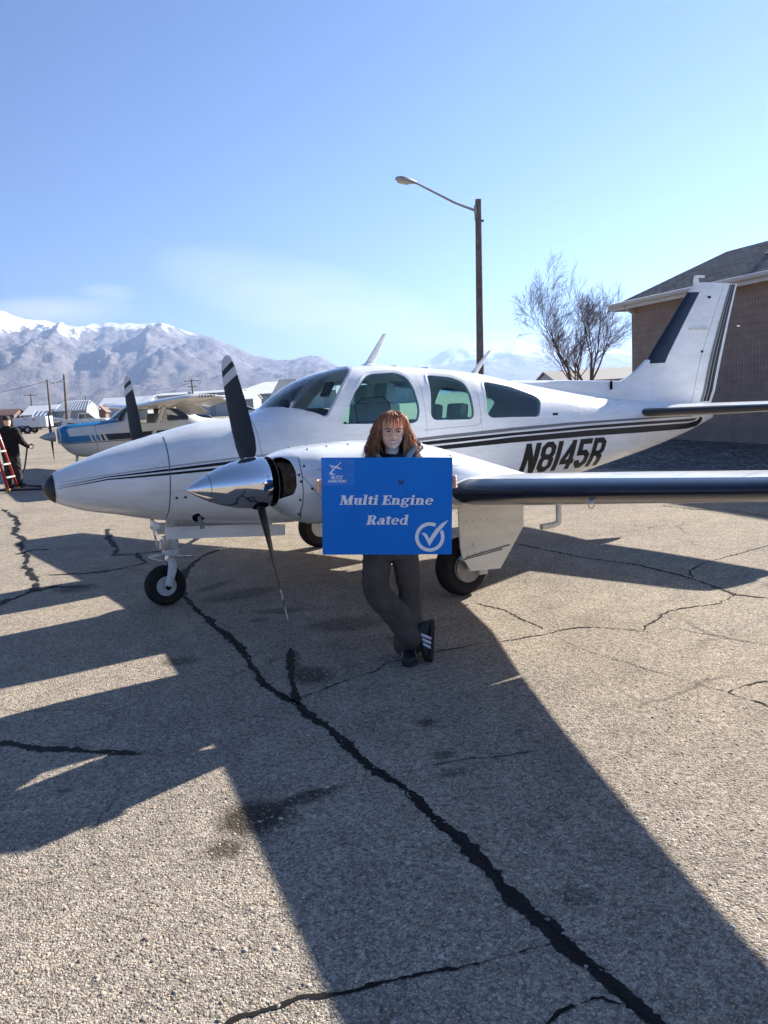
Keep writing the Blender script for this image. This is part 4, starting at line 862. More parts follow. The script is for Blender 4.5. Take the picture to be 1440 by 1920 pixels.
MB().tube([(2.03, .10, .66), (2.03, -.10, .66)], .03, 12).build('trunnion', GEAR, ng)
MB().tube([(2.07, .06, .64), (2.06, .075, .50)], .026, 10).build('steering_arm', GEAR, ng)
MB().box((2.145, .04, .56), (.05, .06, .13), bev=.012).build('shimmy_bracket', ALU, ng)
for s in (1,): 
    f = MB(); f.tube(catmull([(2.12, .03, .41), (2.115, .085, .37), (2.135, .10, .29), (2.175, .10, .185)], 5), [.034] * 5 + [.038] * 5 + [.035] * 5 + [.028], 12, sq=(1, .75)); f.build('fork_leg', GEAR, ng)
    f = MB(); f.tube(catmull([(2.12, -.03, .41), (2.115, -.085, .37), (2.135, -.10, .29), (2.175, -.10, .185)], 5), .026, 12, sq=(1, .7)); f.build('fork_leg', GEAR, ng)
MB().tube([(2.175, -.115, .18), (2.175, .115, .18)], .018, 12).build('axle', SCREW, ng)
MB().tube([(2.175, .112, .18), (2.175, .122, .18)], .022, 12).build('axle_nut', HOLE, ng)
wheel((2.175, 0, .18), .18, .13, ng)
l_ = MB(); l_.tube([(2.11, .02, .465), (2.30, .02, .455)], .012, 8); l_.tube([(2.30, .02, .455), (2.13, .02, .375)], .009, 8); l_.build('torque_link', GEAR, ng)
l_ = MB(); l_.tube([(2.07, .05, .44), (1.93, .08, .42)], .016, 10); l_.tube([(1.93, .08, .42), (1.885, .085, .417)], .008, 8); l_.build('shimmy_damper', ALU, ng)
l_ = MB(); l_.tube([(2.07, .04, .47), (1.78, .04, .60)], .014, 8); l_.build('drag_brace', GEAR, ng)
MB().lathe([(.045, -.03), (.05, 0), (.045, .02)], (2.165, 0, .545), (1, 0, .1), 18).build('taxi_light', LENS, ng)
MB().box((2.08, .055, .585), (.07, .012, .15), bev=.004).build('gear_bracket', GEAR, ng)
d = MB(); d.prism([(2.165, .165, .72), (2.165, .17, .615), (1.08, .17, .50), (1.07, .165, .60), (1.5, .165, .655)], (0, 1, 0), .012); d.build('gear_door', WHITE, AC)
d = MB(); d.prism([(2.165, -.165, .72), (2.165, -.17, .615), (1.08, -.17, .50), (1.07, -.165, .60), (1.5, -.165, .655)], (0, 1, 0), .012); d.build('gear_door', WHITE, AC)
d = MB(); d.prism([(2.235, .11, .77), (2.24, .11, .69), (2.19, .11, .68), (2.18, .11, .75)], (0, 1, 0), .01); d.prism([(2.235, -.05, .77), (2.24, -.05, .69), (2.235, .10, .69), (2.23, .10, .77)], (1, 0, 0), .01); d.build('gear_door_front', WHITE, AC)
for sg in (1, -1):
    g = MB(); g.tube([(-.02, sg * 1.52, .98), (-.01, sg * 1.60, .45), (0, sg * 1.585, .27)], [.05, .045, .035], 14); gg = g.build('main_gear_strut', GEAR, AC)
    MB().tube([(0, sg * 1.585, .25), (0, sg * 1.40, .25)], .028, 12).build('axle', GEAR, gg); wheel((0, sg * 1.46, .25), .25, .17, gg)
    MB().box((-.13, sg * 1.565, .24), (.09, .05, .13), bev=.012).build('brake_caliper', RIM, gg)
    MB().lathe([(.125, -.004), (.125, .004)], (0, sg * 1.56, .25), (0, 1, 0), 28).build('brake_disc', STEEL, gg)
    MB().tube([(.10, sg * 1.58, .36), (.02, sg * 1.60, .30)], .018, 8).build('torque_link', GEAR, gg)
    dp = [(.135, 1.63, .80), (-.545, 1.63, .76), (-.54, 1.63, .545), (-.275, 1.63, .215), (.035, 1.63, .24), (.115, 1.63, .375), (.13, 1.63, .45)]
    d = MB(); d.prism([(x, sg * y, z) for x, y, z in dp], (0, 1, 0), .014); dd = d.build('gear_door', CREAM, AC)
    for (xa, za, xb, zb) in ((.09, .36, -.38, .40), (.10, .345, -.30, .375)):
        MB().prism([(xa, sg * 1.639, za), (xb, sg * 1.639, zb), (xb, sg * 1.639, zb + .012), (xa, sg * 1.639, za + .008)], (0, 1, 0), .002).build('scuff', SEAM, dd)
    for k in range(7): MB().lathe([(.005, 0), (.004, .003)], (.06 - .07 * (k % 4), sg * 1.637, .66 - .27 * (k // 4)), (0, sg, 0), 6).build('rivet', SEAM, dd)
# --- rivet rows along frames and skin joints
def rivets(H, rows, par, name='rivet_rows', r=.0036, sp=.032):
    mb = MB()
    for sg in (1, -1):
        for pts in rows:
            for (x, z) in densify(pts, sp, False):
                p = Vector(H.side(x, z, sg)); n = (Vector((0, p.y - H.yc, (p.z - H.par(x)[2]) * .8))).normalized(); a = n.orthogonal().normalized(); b_ = n.cross(a)
                q = [p + (a * math.cos(k * 1.2566) + b_ * math.sin(k * 1.2566)) * r for k in range(5)]; mb.add(q + [p + n * .0022], [(k, (k + 1) % 5, 5) for k in range(5)])
    tag(mb.build(name, mat('rivet_grey', (.50, .50, .50), .4), par, fix=False), kind='stuff')
rivets(fus, [[(-2.0, 1.64), (-2.0, .85)], [(-2.55, 1.56), (-2.55, .85)], [(-3.1, 1.48), (-3.1, .95)], [(-3.65, 1.42), (-3.65, 1.02)], [(-4.2, 1.38), (-4.2, 1.08)], [(1.0, 1.55), (1.0, .8)], [(1.36, 1.56), (1.36, .8)], [(-1.0, 1.40), (-2.9, 1.36)], [(1.1, 1.40), (-.2, 1.385)], [(2.18, 1.44), (2.20, .85)]], body)
rivets(Hull(N_ROWS, 1.76), [[(1.62, 1.30), (1.62, .95)], [(1.05, 1.32), (1.05, .95)], [(.7, 1.25), (.7, .98)], [(1.5, .93), (.8, .90)]], body); rivets(Hull(N_ROWS, -1.76), [[(1.62, 1.30), (1.62, .95)], [(1.05, 1.32), (1.05, .95)]], body)
# --- cockpit interior seen through the glass
MB().box((-.3, 0, .93), (2.6, .9, .04)).build('cabin_floor', PANEL, AC, smooth=False)
gsh = MB(); gp_ = [(.50, 1.60), (.50, 1.30), (1.08, 1.30), (1.08, 1.59), (.98, 1.615), (.70, 1.65)]; gsh.prism([(x, 0, z) for x, z in gp_], (0, 1, 0), .66); gsh.build('glareshield', PANEL, AC, smooth=False)
MB().lathe([(.03, -.055), (.045, -.045), (.045, .045), (.03, .055)], (.99, .18, 1.70), (.5, .8, 0), 16).build('fresh_air_scoop', HEADL, AC)
MB().box((.35, .22, 1.80), (.03, .17, .20), rot=Matrix.Rotation(R(-25), 3, 'Y'), bev=.012).build('sun_visor', HEADL, AC)
MB().box((.36, -.22, 1.82), (.03, .17, .16), rot=Matrix.Rotation(R(-30), 3, 'Y'), bev=.012).build('sun_visor', HEADL, AC)
yk = MB(); yk.tube([(.34, .22, 1.36), (.34, .10, 1.38), (.34, .09, 1.50)], .014, 8); yk.tube([(.34, .22, 1.36), (.34, .34, 1.38), (.34, .35, 1.50)], .014, 8); yk.tube([(.34, .22, 1.36), (.55, .22, 1.36)], .016, 8); yk.build('control_yoke', HEADL, AC)
def seat(x, y, hr=True, top=1.66):
    b = MB(); b.box((x + .24, y, 1.08), (.46, .44, .16), bev=.05); s_ = b.build('seat', SEATM, AC)
    MB().box((x - .03, y, (1.12 + top) / 2), (.13, .44, top - 1.12), rot=Matrix.Rotation(R(-9), 3, 'Y'), bev=.05).build('seat_back', SEATM, s_)
    if hr: MB().box((x - .075, y, top + .09), (.10, .27, .20), rot=Matrix.Rotation(R(-9), 3, 'Y'), bev=.045).build('headrest', SEATM, s_)
seat(.05, .23); seat(.02, -.23); seat(-.80, .23, True, 1.42); seat(-.80, -.23, True, 1.42)
fw = MB(); fw.tube([(x, .505 - (z - 1.45) * .16, z) for x, z in ((.42, 1.50), (.42, 1.66), (.35, 1.71), (.12, 1.72), (.06, 1.66), (.05, 1.50), (.42, 1.50))], .006, 6); fw.build('storm_window_frame', RUBBER, AC)
# ------------------------------------------------------------------ people: bodies grown from overlapping limbs, fused into one surface
def fuse(mb, name, m, parent, voxel=.007, smooth=6, wrinkle=0.):
    me = mb.mesh(name + '_src', m, smooth=False, fix=True); o = bpy.data.objects.new(name + '_src', me); COL.objects.link(o)
    r = o.modifiers.new('r', 'REMESH'); r.mode = 'VOXEL'; r.voxel_size = voxel; r.use_smooth_shade = True
    s = o.modifiers.new('s', 'SMOOTH'); s.iterations = smooth; s.factor = .5
    bpy.context.view_layer.update(); dg = bpy.context.evaluated_depsgraph_get(); ev = o.evaluated_get(dg); nm = bpy.data.meshes.new_from_object(ev); nm.name = name
    
    if wrinkle:
        NR = [v_.normal.copy() for v_ in nm.vertices]
        for v_, n_ in zip(nm.vertices, NR):
            p = v_.co.copy(); q = noise.noise(Vector((p.x * 9, p.y * 9, p.z * 15 + 6 * p.x))); r_ = 1 - abs(noise.noise(Vector((p.x * 14 + 3, p.y * 14, p.z * 17 - 9 * p.x)))) * 2.2
            v_.co = p + n_ * wrinkle * (.7 * q + .8 * max(r_, 0) ** 2 - .3)
    nm.materials.clear(); nm.materials.append(m); nm.polygons.foreach_set('use_smooth', [True] * len(nm.polygons)); bpy.data.objects.remove(o); return link(name, nm, parent)
def ell(mb, c, r, seg=16, n=10):
    rs = []
    for k in range(n + 1):
        t = math.pi * k / n; s = max(math.sin(t), .02); rs.append([(c[0] + r[0] * s * math.cos(a), c[1] + r[1] * s * math.sin(a), c[2] - r[2] * math.cos(t)) for a in [2 * math.pi * j / seg for j in range(seg)]])
    mb.rings(rs)
def limb(mb, pts, rad, seg=14, n=5):
    P = catmull(pts, n); k = len(pts) - 1; rr = [float(np.interp(i / n, range(k + 1), rad)) for i in range(len(P))]; mb.tube(P, rr, seg)
    ell(mb, P[0], (rr[0],) * 3); ell(mb, P[-1], (rr[-1],) * 3)
def loft(mb, rows, seg=20):
    mb.rings([[(cx + w * math.cos(a), cy + d * math.sin(a), z) for a in [2 * math.pi * j / seg for j in range(seg)]] for (cx, cy, z, w, d) in rows])
SKIN = mat('skin', (.98, .61, .42), .5, spec=.25, var=.06, vscale=25); SKIN.node_tree.nodes['Principled BSDF'].inputs['Subsurface Weight'].default_value = .2; SKIN.node_tree.nodes['Principled BSDF'].inputs['Subsurface Scale'].default_value = .01
LIP = mat('lips', (.66, .27, .24), .4); TEETH = mat('teeth', (.88, .86, .80), .3); EYEW = mat('eye_white', (.55, .52, .50), .3); IRIS = mat('iris', (.03, .025, .02), .3); BROW = mat('brow', (.11, .06, .04), .8); WIRE = mat('glasses_wire', (.55, .42, .38), .3, metal=.7)
JACKET = mat('black_jacket', (.012, .012, .014), .42, spec=.5, var=.3, vscale=18, bump=.5, bscale=28); HOODL = mat('hood_lining', (.30, .29, .27), .9, bump=.4); SHIRT = mat('red_shirt', (.16, .03, .03), .85); TROUS = mat('dark_trousers', (.095, .076, .062), .9, spec=.2, var=.22, vscale=9, bump=.35, bscale=16); SHOE = mat('shoe_black', (.018, .016, .015), .55, var=.2); SOLE = mat('shoe_sole', (.03, .026, .023), .8); STRIPE = mat('shoe_stripe', (.75, .75, .76), .5)
def hair_mat(name, col, tr):
    m = mat(name, col, .42, spec=.4, var=.35, vscale=40); N = NT(m); out = m.node_tree.nodes['Material Output']
    tl = N.n('ShaderNodeBsdfTranslucent', {'Color': (*tr, 1)}); mx = N.n('ShaderNodeMixShader', {0: .38}); N.t.links.new(N.b.outputs[0], mx.inputs[1]); N.t.links.new(tl.outputs[0], mx.inputs[2]); N.t.links.new(mx.outputs[0], out.inputs['Surface']); return m
HAIR = hair_mat('auburn_hair', (.30, .145, .075), (.75, .34, .14)); HAIR2 = hair_mat('light_auburn_hair', (.60, .33, .17), (.92, .48, .22))
OX, OY = .13, 4.90
W = empty('person', (OX, OY, 0), 0, 'person with long auburn hair, black jacket and dark trousers holding up a blue board', 'person')
def wl(x, y, z): return (x - OX, y - OY, z)
# head frame: centre of the chin, slightly tilted
HM = Matrix.Translation(Vector(wl(.072, 4.905, 1.392))) @ Matrix.Rotation(R(5), 4, 'Y') @ Matrix.Rotation(R(4), 4, 'Z')
hv = lambda x, y, z: tuple(HM @ Vector((x, y, z)))
b = MB(); HEAD = [(-.004, .022, .058, .0), (.008, .037, .076, .03), (.03, .053, .086, .05), (.055, .064, .089, .072), (.085, .071, .088, .086), (.115, .0745, .087, .096), (.145, .075, .087, .10), (.175, .071, .080, .10), (.2, .058, .062, .085), (.218, .036, .036, .055), (.227, .01, .01, .02)]
b.rings([[hv(w * math.cos(a), (-f if math.sin(a) > 0 else -bk) * math.sin(a), z) for a in [2 * math.pi * j / 28 for j in range(28)]] for z, w, f, bk in HEAD])
b.tube([hv(0, -.086, .125), hv(0, -.097, .098), hv(0, -.106, .078), hv(0, -.088, .068)], [.008, .011, .014, .012], 10)
for s in (-1, 1):
    ell(b, hv(s * .036, -.066, .066), (.024, .020, .020)); ell(b, hv(s * .076, .008, .10), (.010, .02, .03)); ell(b, hv(s * .013, -.094, .076), (.009, .009, .008)); ell(b, hv(s * .032, -.076, .135), (.028, .012, .010))
ell(b, hv(0, -.070, .014), (.022, .018, .016)); ell(b, hv(0, -.085, .047), (.030, .010, .014))
loft(b, [(*wl(.075, 4.93, 1.44)[:2], 1.44, .045, .048), (*wl(.075, 4.935, 1.38)[:2], 1.38, .047, .050), (*wl(.074, 4.945, 1.33)[:2], 1.33, .058, .055), (*wl(.072, 4.95, 1.30)[:2], 1.30, .11, .07), (*wl(.07, 4.95, 1.20)[:2], 1.2, .14, .09), (*wl(.06, 4.95, 1.02)[:2], 1.02, .12, .085), (*wl(.035, 4.94, .86)[:2], .86, .15, .10), (*wl(.03, 4.94, .74)[:2], .74, .14, .10)])
# arms to the board's side edges
for s, sh, el, wr in ((-1, (-.09, 4.95, 1.27), (-.29, 4.95, 1.06), (-.345, 4.785, 1.16)), (1, (.235, 4.95, 1.265), (.385, 4.97, 1.03), (.395, 4.785, 1.14))):
    limb(b, [wl(*sh), wl(*[(p + q) / 2 + o for p, q, o in zip(sh, el, (s * .02, .01, 0))]), wl(*el)], [.048, .042, .036]); limb(b, [wl(*el), wl(*[(p + q) / 2 for p, q in zip(el, wr)]), wl(*wr)], [.037, .034, .024])
    ex = -.384 if s < 0 else .437; pz = wr[2] + .015; pc = (ex - s * .045, 4.755, pz + .02); ell(b, wl(*pc), (.036, .014, .042)); limb(b, [wl(*wr), wl(*pc)], [.024, .02])
    for k, L in enumerate((.052, .060, .058, .048)):
        z0 = pz + .052 - k * .021; limb(b, [wl(ex - s * .03, 4.752, z0), wl(ex + s * .010, 4.748, z0 + .002), wl(ex + s * .018, 4.728, z0 + .001), wl(ex + s * .012, 4.710 - .002 * (k % 2), z0 - .001)], [.0098, .0095, .009, .0078], 10, 4)
    limb(b, [wl(ex - s * .055, 4.755, pz + .03), wl(ex - s * .035, 4.748, pz + .068), wl(ex - s * .015, 4.744, pz + .088)], [.012, .0105, .009], 10, 4)
# legs: one standing, one crossed in front with its toe down
limb(b, [wl(.10, 4.95, .82), wl(.138, 4.945, .46), wl(.112, 4.93, .10)], [.085, .055, .038]); limb(b, [wl(-.05, 4.93, .82), wl(-.075, 4.86, .47), wl(.17, 4.84, .22)], [.085, .056, .036])
limb(b, [wl(.112, 4.93, .09), wl(.107, 4.85, .045)], [.035, .03]); limb(b, [wl(.17, 4.84, .22), wl(.215, 4.83, .18), wl(.215, 4.83, .08)], [.034, .030, .026])
fuse(b, 'body', SKIN, W, .0058, 4)
# face details
def patch(pts, m, name, par=W): mb = MB(); mb.tube([hv(*p) for p in pts[0]], pts[1], 8, sq=pts[2] if len(pts) > 2 else None); return mb.build(name, m, par)
face = MB(); 
for s in (-1, 1):
    e = MB(); ell(e, hv(s * .032, -.0815, .108), (.0125, .006, .0048)); eo = e.build('eye', EYEW, W); i_ = MB(); ell(i_, hv(s * .031, -.0862, .1082), (.0056, .003, .0046)); i_.build('iris', IRIS, eo)
    patch(([(s * .018, -.0865, .1105), (s * .03, -.090, .1145), (s * .046, -.080, .109)], [.0016, .0026, .0014]), BROW, 'eyelash', eo)
    patch(([(s * .015, -.091, .124), (s * .032, -.091, .1305), (s * .052, -.078, .124)], [.0022, .0032, .0016]), BROW, 'eyebrow')
    g = MB(); pts = [(s * (.032 + .0255 * math.copysign(abs(math.cos(a)) ** .7, math.cos(a))), -.1015 + .012 * (abs(math.cos(a)) if math.cos(a) * 1 > 0 else 0) * .8, .104 + .018 * math.copysign(abs(math.sin(a)) ** .8, math.sin(a))) for a in [2 * math.pi * k / 20 for k in range(21)]]
    g.tube([hv(*p) for p in pts], .0017, 6, caps=False); g.tube([hv(s * .0575, -.092, .108), hv(s * .074, -.05, .108), hv(s * .078, .0, .108)], .0014, 6); (gl_ := g.build('glasses', WIRE, W))
    if s > 0: q = MB(); q.tube([hv(-.0065, -.1015, .108), hv(0, -.1035, .1105), hv(.0065, -.1015, .108)], .0012, 6); q.build('glasses_bridge', WIRE, gl_)
th = []; mo = MB(); xs_ = [-.029 + .058 * k / 10 for k in range(11)]
up = [(x, -.0985 + 14 * x * x, .0505 + 5.0 * x * x) for x in xs_]; lo = [(x, -.0985 + 14 * x * x, .0375 + 17.5 * x * x) for x in xs_]
mo.rings([[hv(*p) for p in up], [hv(*p) for p in lo]], False, False, False); mo.build('teeth', TEETH, W)
patch(([(x, y - .001, z + .003) for x, y, z in up], [.001] + [.0026] * 9 + [.001]), LIP, 'upper_lip'); patch(([(x, y - .001, z - .003) for x, y, z in lo], [.001] + [.0032] * 9 + [.001]), LIP, 'lower_lip')
# hair: strands from the crown, falling in waves past the shoulders, with a fringe
rnd = random.Random(11)
def strand(mb, al, wid, zend, r0, wave, fringe=False, lift=0.):
    P = []; ph = rnd.uniform(0, 6.28); n = 13; fl = rnd.uniform(.07, .118); px_ = rnd.uniform(-.015, .015); sx = math.sin(al); sy = -math.cos(al)
    for k in range(n):
        t = k / (n - 1)
        if fringe:
            zz = .232 + lift - t * t * fl + .006 * math.sin(t * 3); fr = .02 + .075 * math.sin(min(t * 1.5, 1) * math.pi / 2); x = sx * (.025 + .06 * t) + px_; y = -(fr + .012)
            if t > .6: y -= .004
        else:
            zz = .235 + lift - (t ** 1.25) * (.235 - zend); q = min(1, t * 3.4); rad = math.sin(q * math.pi / 2)
            w_ = .079 + (wid - .079) * max(0, (t - .25) / .75) ** .9; dp = .093 + .02 * t; x = sx * w_ * rad * 1.12 + px_ * (1 - t); y = .012 + sy * dp * rad * (1.08 if sy > 0 else 1.0)
            wv = wave * max(0, t - .3); x += wv * math.sin(ph + t * 11) * 1.0; y += wv * math.cos(ph * 1.7 + t * 10)
        P.append(hv(x, y, zz))
    mb.tube(P, [r0 * (.5 + .5 * math.sin(min(1, k / 4) * 1.57)) * (1 if k < n - 4 else (n - k) / 5) for k in range(n)], 5, sq=(1.25, .75))
capm = MB(); capm.rings([[hv(w * 1.075 * math.cos(a), ((-f * .60) if math.sin(a) > 0 else -bk * 1.07) * math.sin(a) + .012, z + .006) for a in [2 * math.pi * j / 28 for j in range(28)]] for z, w, f, bk in HEAD if z > .05]); hair = capm.build('hair', HAIR, W)
for m_, cnt in ((HAIR, 520), (HAIR2, 380)):
    mb = MB()
    for i in range(cnt):
        al = rnd.uniform(R(60), R(300)); side = abs(math.sin(al)); strand(mb, al, rnd.uniform(.09, .158), rnd.uniform(-.11, -.02), rnd.uniform(.0022, .0046), rnd.uniform(.014, .045), lift=rnd.uniform(-.006, .004))
    for i in range(cnt // 17): strand(mb, rnd.uniform(-1.05, 1.05), .08, .12, rnd.uniform(.0014, .0028), .0, True, lift=rnd.uniform(-.012, .006))
    for s in (-1, 1):
        for i in range(cnt // 9): strand(mb, s * rnd.uniform(R(60), R(85)), rnd.uniform(.085, .125), rnd.uniform(-.08, -.02), rnd.uniform(.004, .006), rnd.uniform(.006, .016))
    mb.build('hair_strands', m_, hair, fix=False)
# jacket
j = MB(); loft(j, [(*wl(.045, 4.95, .80)[:2], .80, .19, .135), (*wl(.05, 4.955, .95)[:2], .95, .175, .13), (*wl(.065, 4.955, 1.10)[:2], 1.10, .185, .13), (*wl(.072, 4.955, 1.22)[:2], 1.22, .20, .125), (*wl(.078, 4.96, 1.30)[:2], 1.30, .212, .105), (*wl(.08, 4.965, 1.345)[:2], 1.345, .175, .085), (*wl(.08, 4.975, 1.37)[:2], 1.37, .12, .06)])
for s, sh, el, wr in ((-1, (-.09, 4.955, 1.265), (-.30, 4.955, 1.06), (-.335, 4.80, 1.15)), (1, (.24, 4.955, 1.26), (.39, 4.975, 1.03), (.385, 4.80, 1.13))):
    limb(j, [wl(*sh), wl(*[(p + q) / 2 + o for p, q, o in zip(sh, el, (s * .02, .01, 0))]), wl(*el)], [.075, .066, .058]); limb(j, [wl(*el), wl(*[(p + q) / 2 for p, q in zip(el, wr)]), wl(*wr)], [.058, .05, .042])
jk = fuse(j, 'jacket', JACKET, W, .008, 4, .009)
for s in (-1, 1):
    c_ = MB(); c_.tube(catmull([wl(.075 + s * .05, 4.855, 1.24), wl(.08 + s * .105, 4.87, 1.325), wl(.085 + s * .165, 4.95, 1.385), wl(.085 + s * .12, 5.03, 1.40), wl(.08, 5.06, 1.39)], 6), [.013] * 6 + [.020] * 6 + [.028] * 6 + [.036] * 7, 12); c_.build('hood', JACKET, jk)
    c_ = MB(); c_.tube(catmull([wl(.075 + s * .04, 4.848, 1.24), wl(.08 + s * .085, 4.853, 1.325), wl(.085 + s * .135, 4.893, 1.395)], 6), [.009] * 7 + [.018] * 6, 10); c_.build('hood_lining', HOODL, jk)
sh_ = MB(); loft(sh_, [(*wl(.075, 4.93, 1.20)[:2], 1.2, .09, .075), (*wl(.075, 4.93, 1.29)[:2], 1.29, .08, .078), (*wl(.078, 4.935, 1.33)[:2], 1.33, .064, .066)]); sh_.build('shirt', SHIRT, W)
# trousers with wide legs
t = MB(); loft(t, [(*wl(.035, 4.945, .68)[:2], .68, .165, .12), (*wl(.04, 4.945, .78)[:2], .78, .17, .13), (*wl(.045, 4.95, .90)[:2], .90, .155, .118)])
limb(t, [wl(.105, 4.95, .80), wl(.125, 4.95, .62), wl(.14, 4.95, .44), wl(.128, 4.945, .25), wl(.112, 4.93, .10)], [.098, .088, .075, .088, .104], 18); limb(t, [wl(-.045, 4.935, .80), wl(-.068, 4.90, .64), wl(-.072, 4.86, .47), wl(.055, 4.845, .30), wl(.138, 4.838, .175)], [.10, .093, .086, .088, .092], 18)
fuse(t, 'trousers', TROUS, W, .008, 4, .006)
def shoe(M, name='shoe'):
    f = lambda x, y, z: tuple(M @ Vector((x, y, z)))
    rows = [(-.005, .02, .05), (.012, .032, .075), (.045, .037, .098), (.085, .037, .10), (.12, .039, .085), (.16, .044, .066), (.2, .046, .054), (.235, .040, .044), (.256, .022, .032), (.262, .006, .022)]
    u = MB(); u.rings([[f(x, w * math.copysign(abs(math.cos(a)) ** .8, math.cos(a)), .014 + h * (.5 + .5 * math.copysign(abs(math.sin(a)) ** .8, math.sin(a)))) for a in [2 * math.pi * k / 16 for k in range(16)]] for x, w, h in rows]); up_ = u.build(name, SHOE, W)
    o = MB(); po = [(-.012, .02), (.03, .04), (.1, .041), (.18, .05), (.235, .044), (.268, .015)]; poly = [f(x, w, .01) for x, w in po] + [f(x, -w, .01) for x, w in reversed(po)]; nz = (M.to_3x3() @ Vector((0, 0, 1))); o.prism(poly, nz, .026); o.build('sole', SOLE, up_)
    for s in (-1, 1):
        for k in range(3):
            x = .088 + k * .03; yy = .0425 + .002 * k
            q = MB(); q.prism([f(x, s * yy, .018), f(x + .017, s * (yy + .0015), .018), f(x - .008, s * (yy - .003), .084 - k * .008), f(x - .026, s * (yy - .0045), .084 - k * .008)], M.to_3x3() @ Vector((0, 1, 0)), .004); q.build('side_stripe', STRIPE, up_)
    l = MB()
    for k in range(4): l.tube([f(.125 + k * .015, -.02, .094 - k * .009), f(.125 + k * .015, .02, .094 - k * .009)], .003, 6)
    l.build('laces', mat('laces', (.35, .33, .31), .8), up_)
shoe(Matrix.Translation(wl(.118, 4.985, 0.0)) @ Matrix.Rotation(R(-93), 4, 'Z'))
shoe(Matrix.Translation(wl(.278, 4.815, .262)) @ Matrix.Rotation(R(96), 4, 'Y') @ Matrix.Rotation(R(172), 4, 'X'))
# ------------------------------------------------------------------ the board she holds
BLUE = mat('board_blue', (.010, .215, .74), .45, spec=.15, var=.05, vscale=3); INK = mat('board_ink_white', (.98, .98, .99), .5); INKD = mat('board_ink_dark', (.02, .035, .09), .5); LOGOB = mat('logo_blue', (.011, .235, .79), .45, var=.25, vscale=5)
SG = empty('announcement_board', (.021, 4.735, .742), 0, 'blue rectangular board reading Multi Engine Rated with a white check mark', 'sign')
SM = Matrix.Translation((0, 0, .303)) @ Matrix.Rotation(R(3.1), 4, 'Y')
def sq_(cx, cy, d=0.): return tuple(SM @ Vector(((cx - 694) / 1372 * .809, -.0042 - d, (550 - cy) / 1010 * .609)))
bd = MB(); bd.box((0, 0, 0), (.809, .006, .609), bev=.0015); bd.v = [tuple(SM @ Vector(p)) for p in bd.v]; bd.build('board', BLUE, SG, smooth=False)
def sheet(name, polys, m, d=.0005):
    mb = MB()
    for k, p in enumerate(polys): mb.add([sq_(x, y, d + k * .00006) for x, y in p], [tuple(range(len(p)))])
    return mb.build(name, m, SG, smooth=False, fix=False)
sheet('logo_panel', [[(14, 52), (350, 50), (350, 330), (16, 332)]], LOGOB, .0002)
def arc(cx, cy, rx, ry, tx, ty, a0, a1, n=18):
    o = [(cx + rx * math.cos(a), cy + ry * math.sin(a)) for a in [R(a0 + (a1 - a0) * k / n) for k in range(n + 1)]]; i = [(cx + (rx - tx) * math.cos(a), cy + (ry - ty) * math.sin(a)) for a in [R(a0 + (a1 - a0) * k / n) for k in range(n + 1)]]
    return [[o[k], o[k + 1], i[k + 1], i[k]] for k in range(n)]
def q4(x0, y0, x1, y1): return [[(x0, y0), (x1, y0), (x1, y1), (x0, y1)]]
def para(x0, y0, x1, y1, w): return [[(x0, y0), (x0 + w, y0), (x1 + w, y1), (x1, y1)]]
S_ = .25; H_ = .075
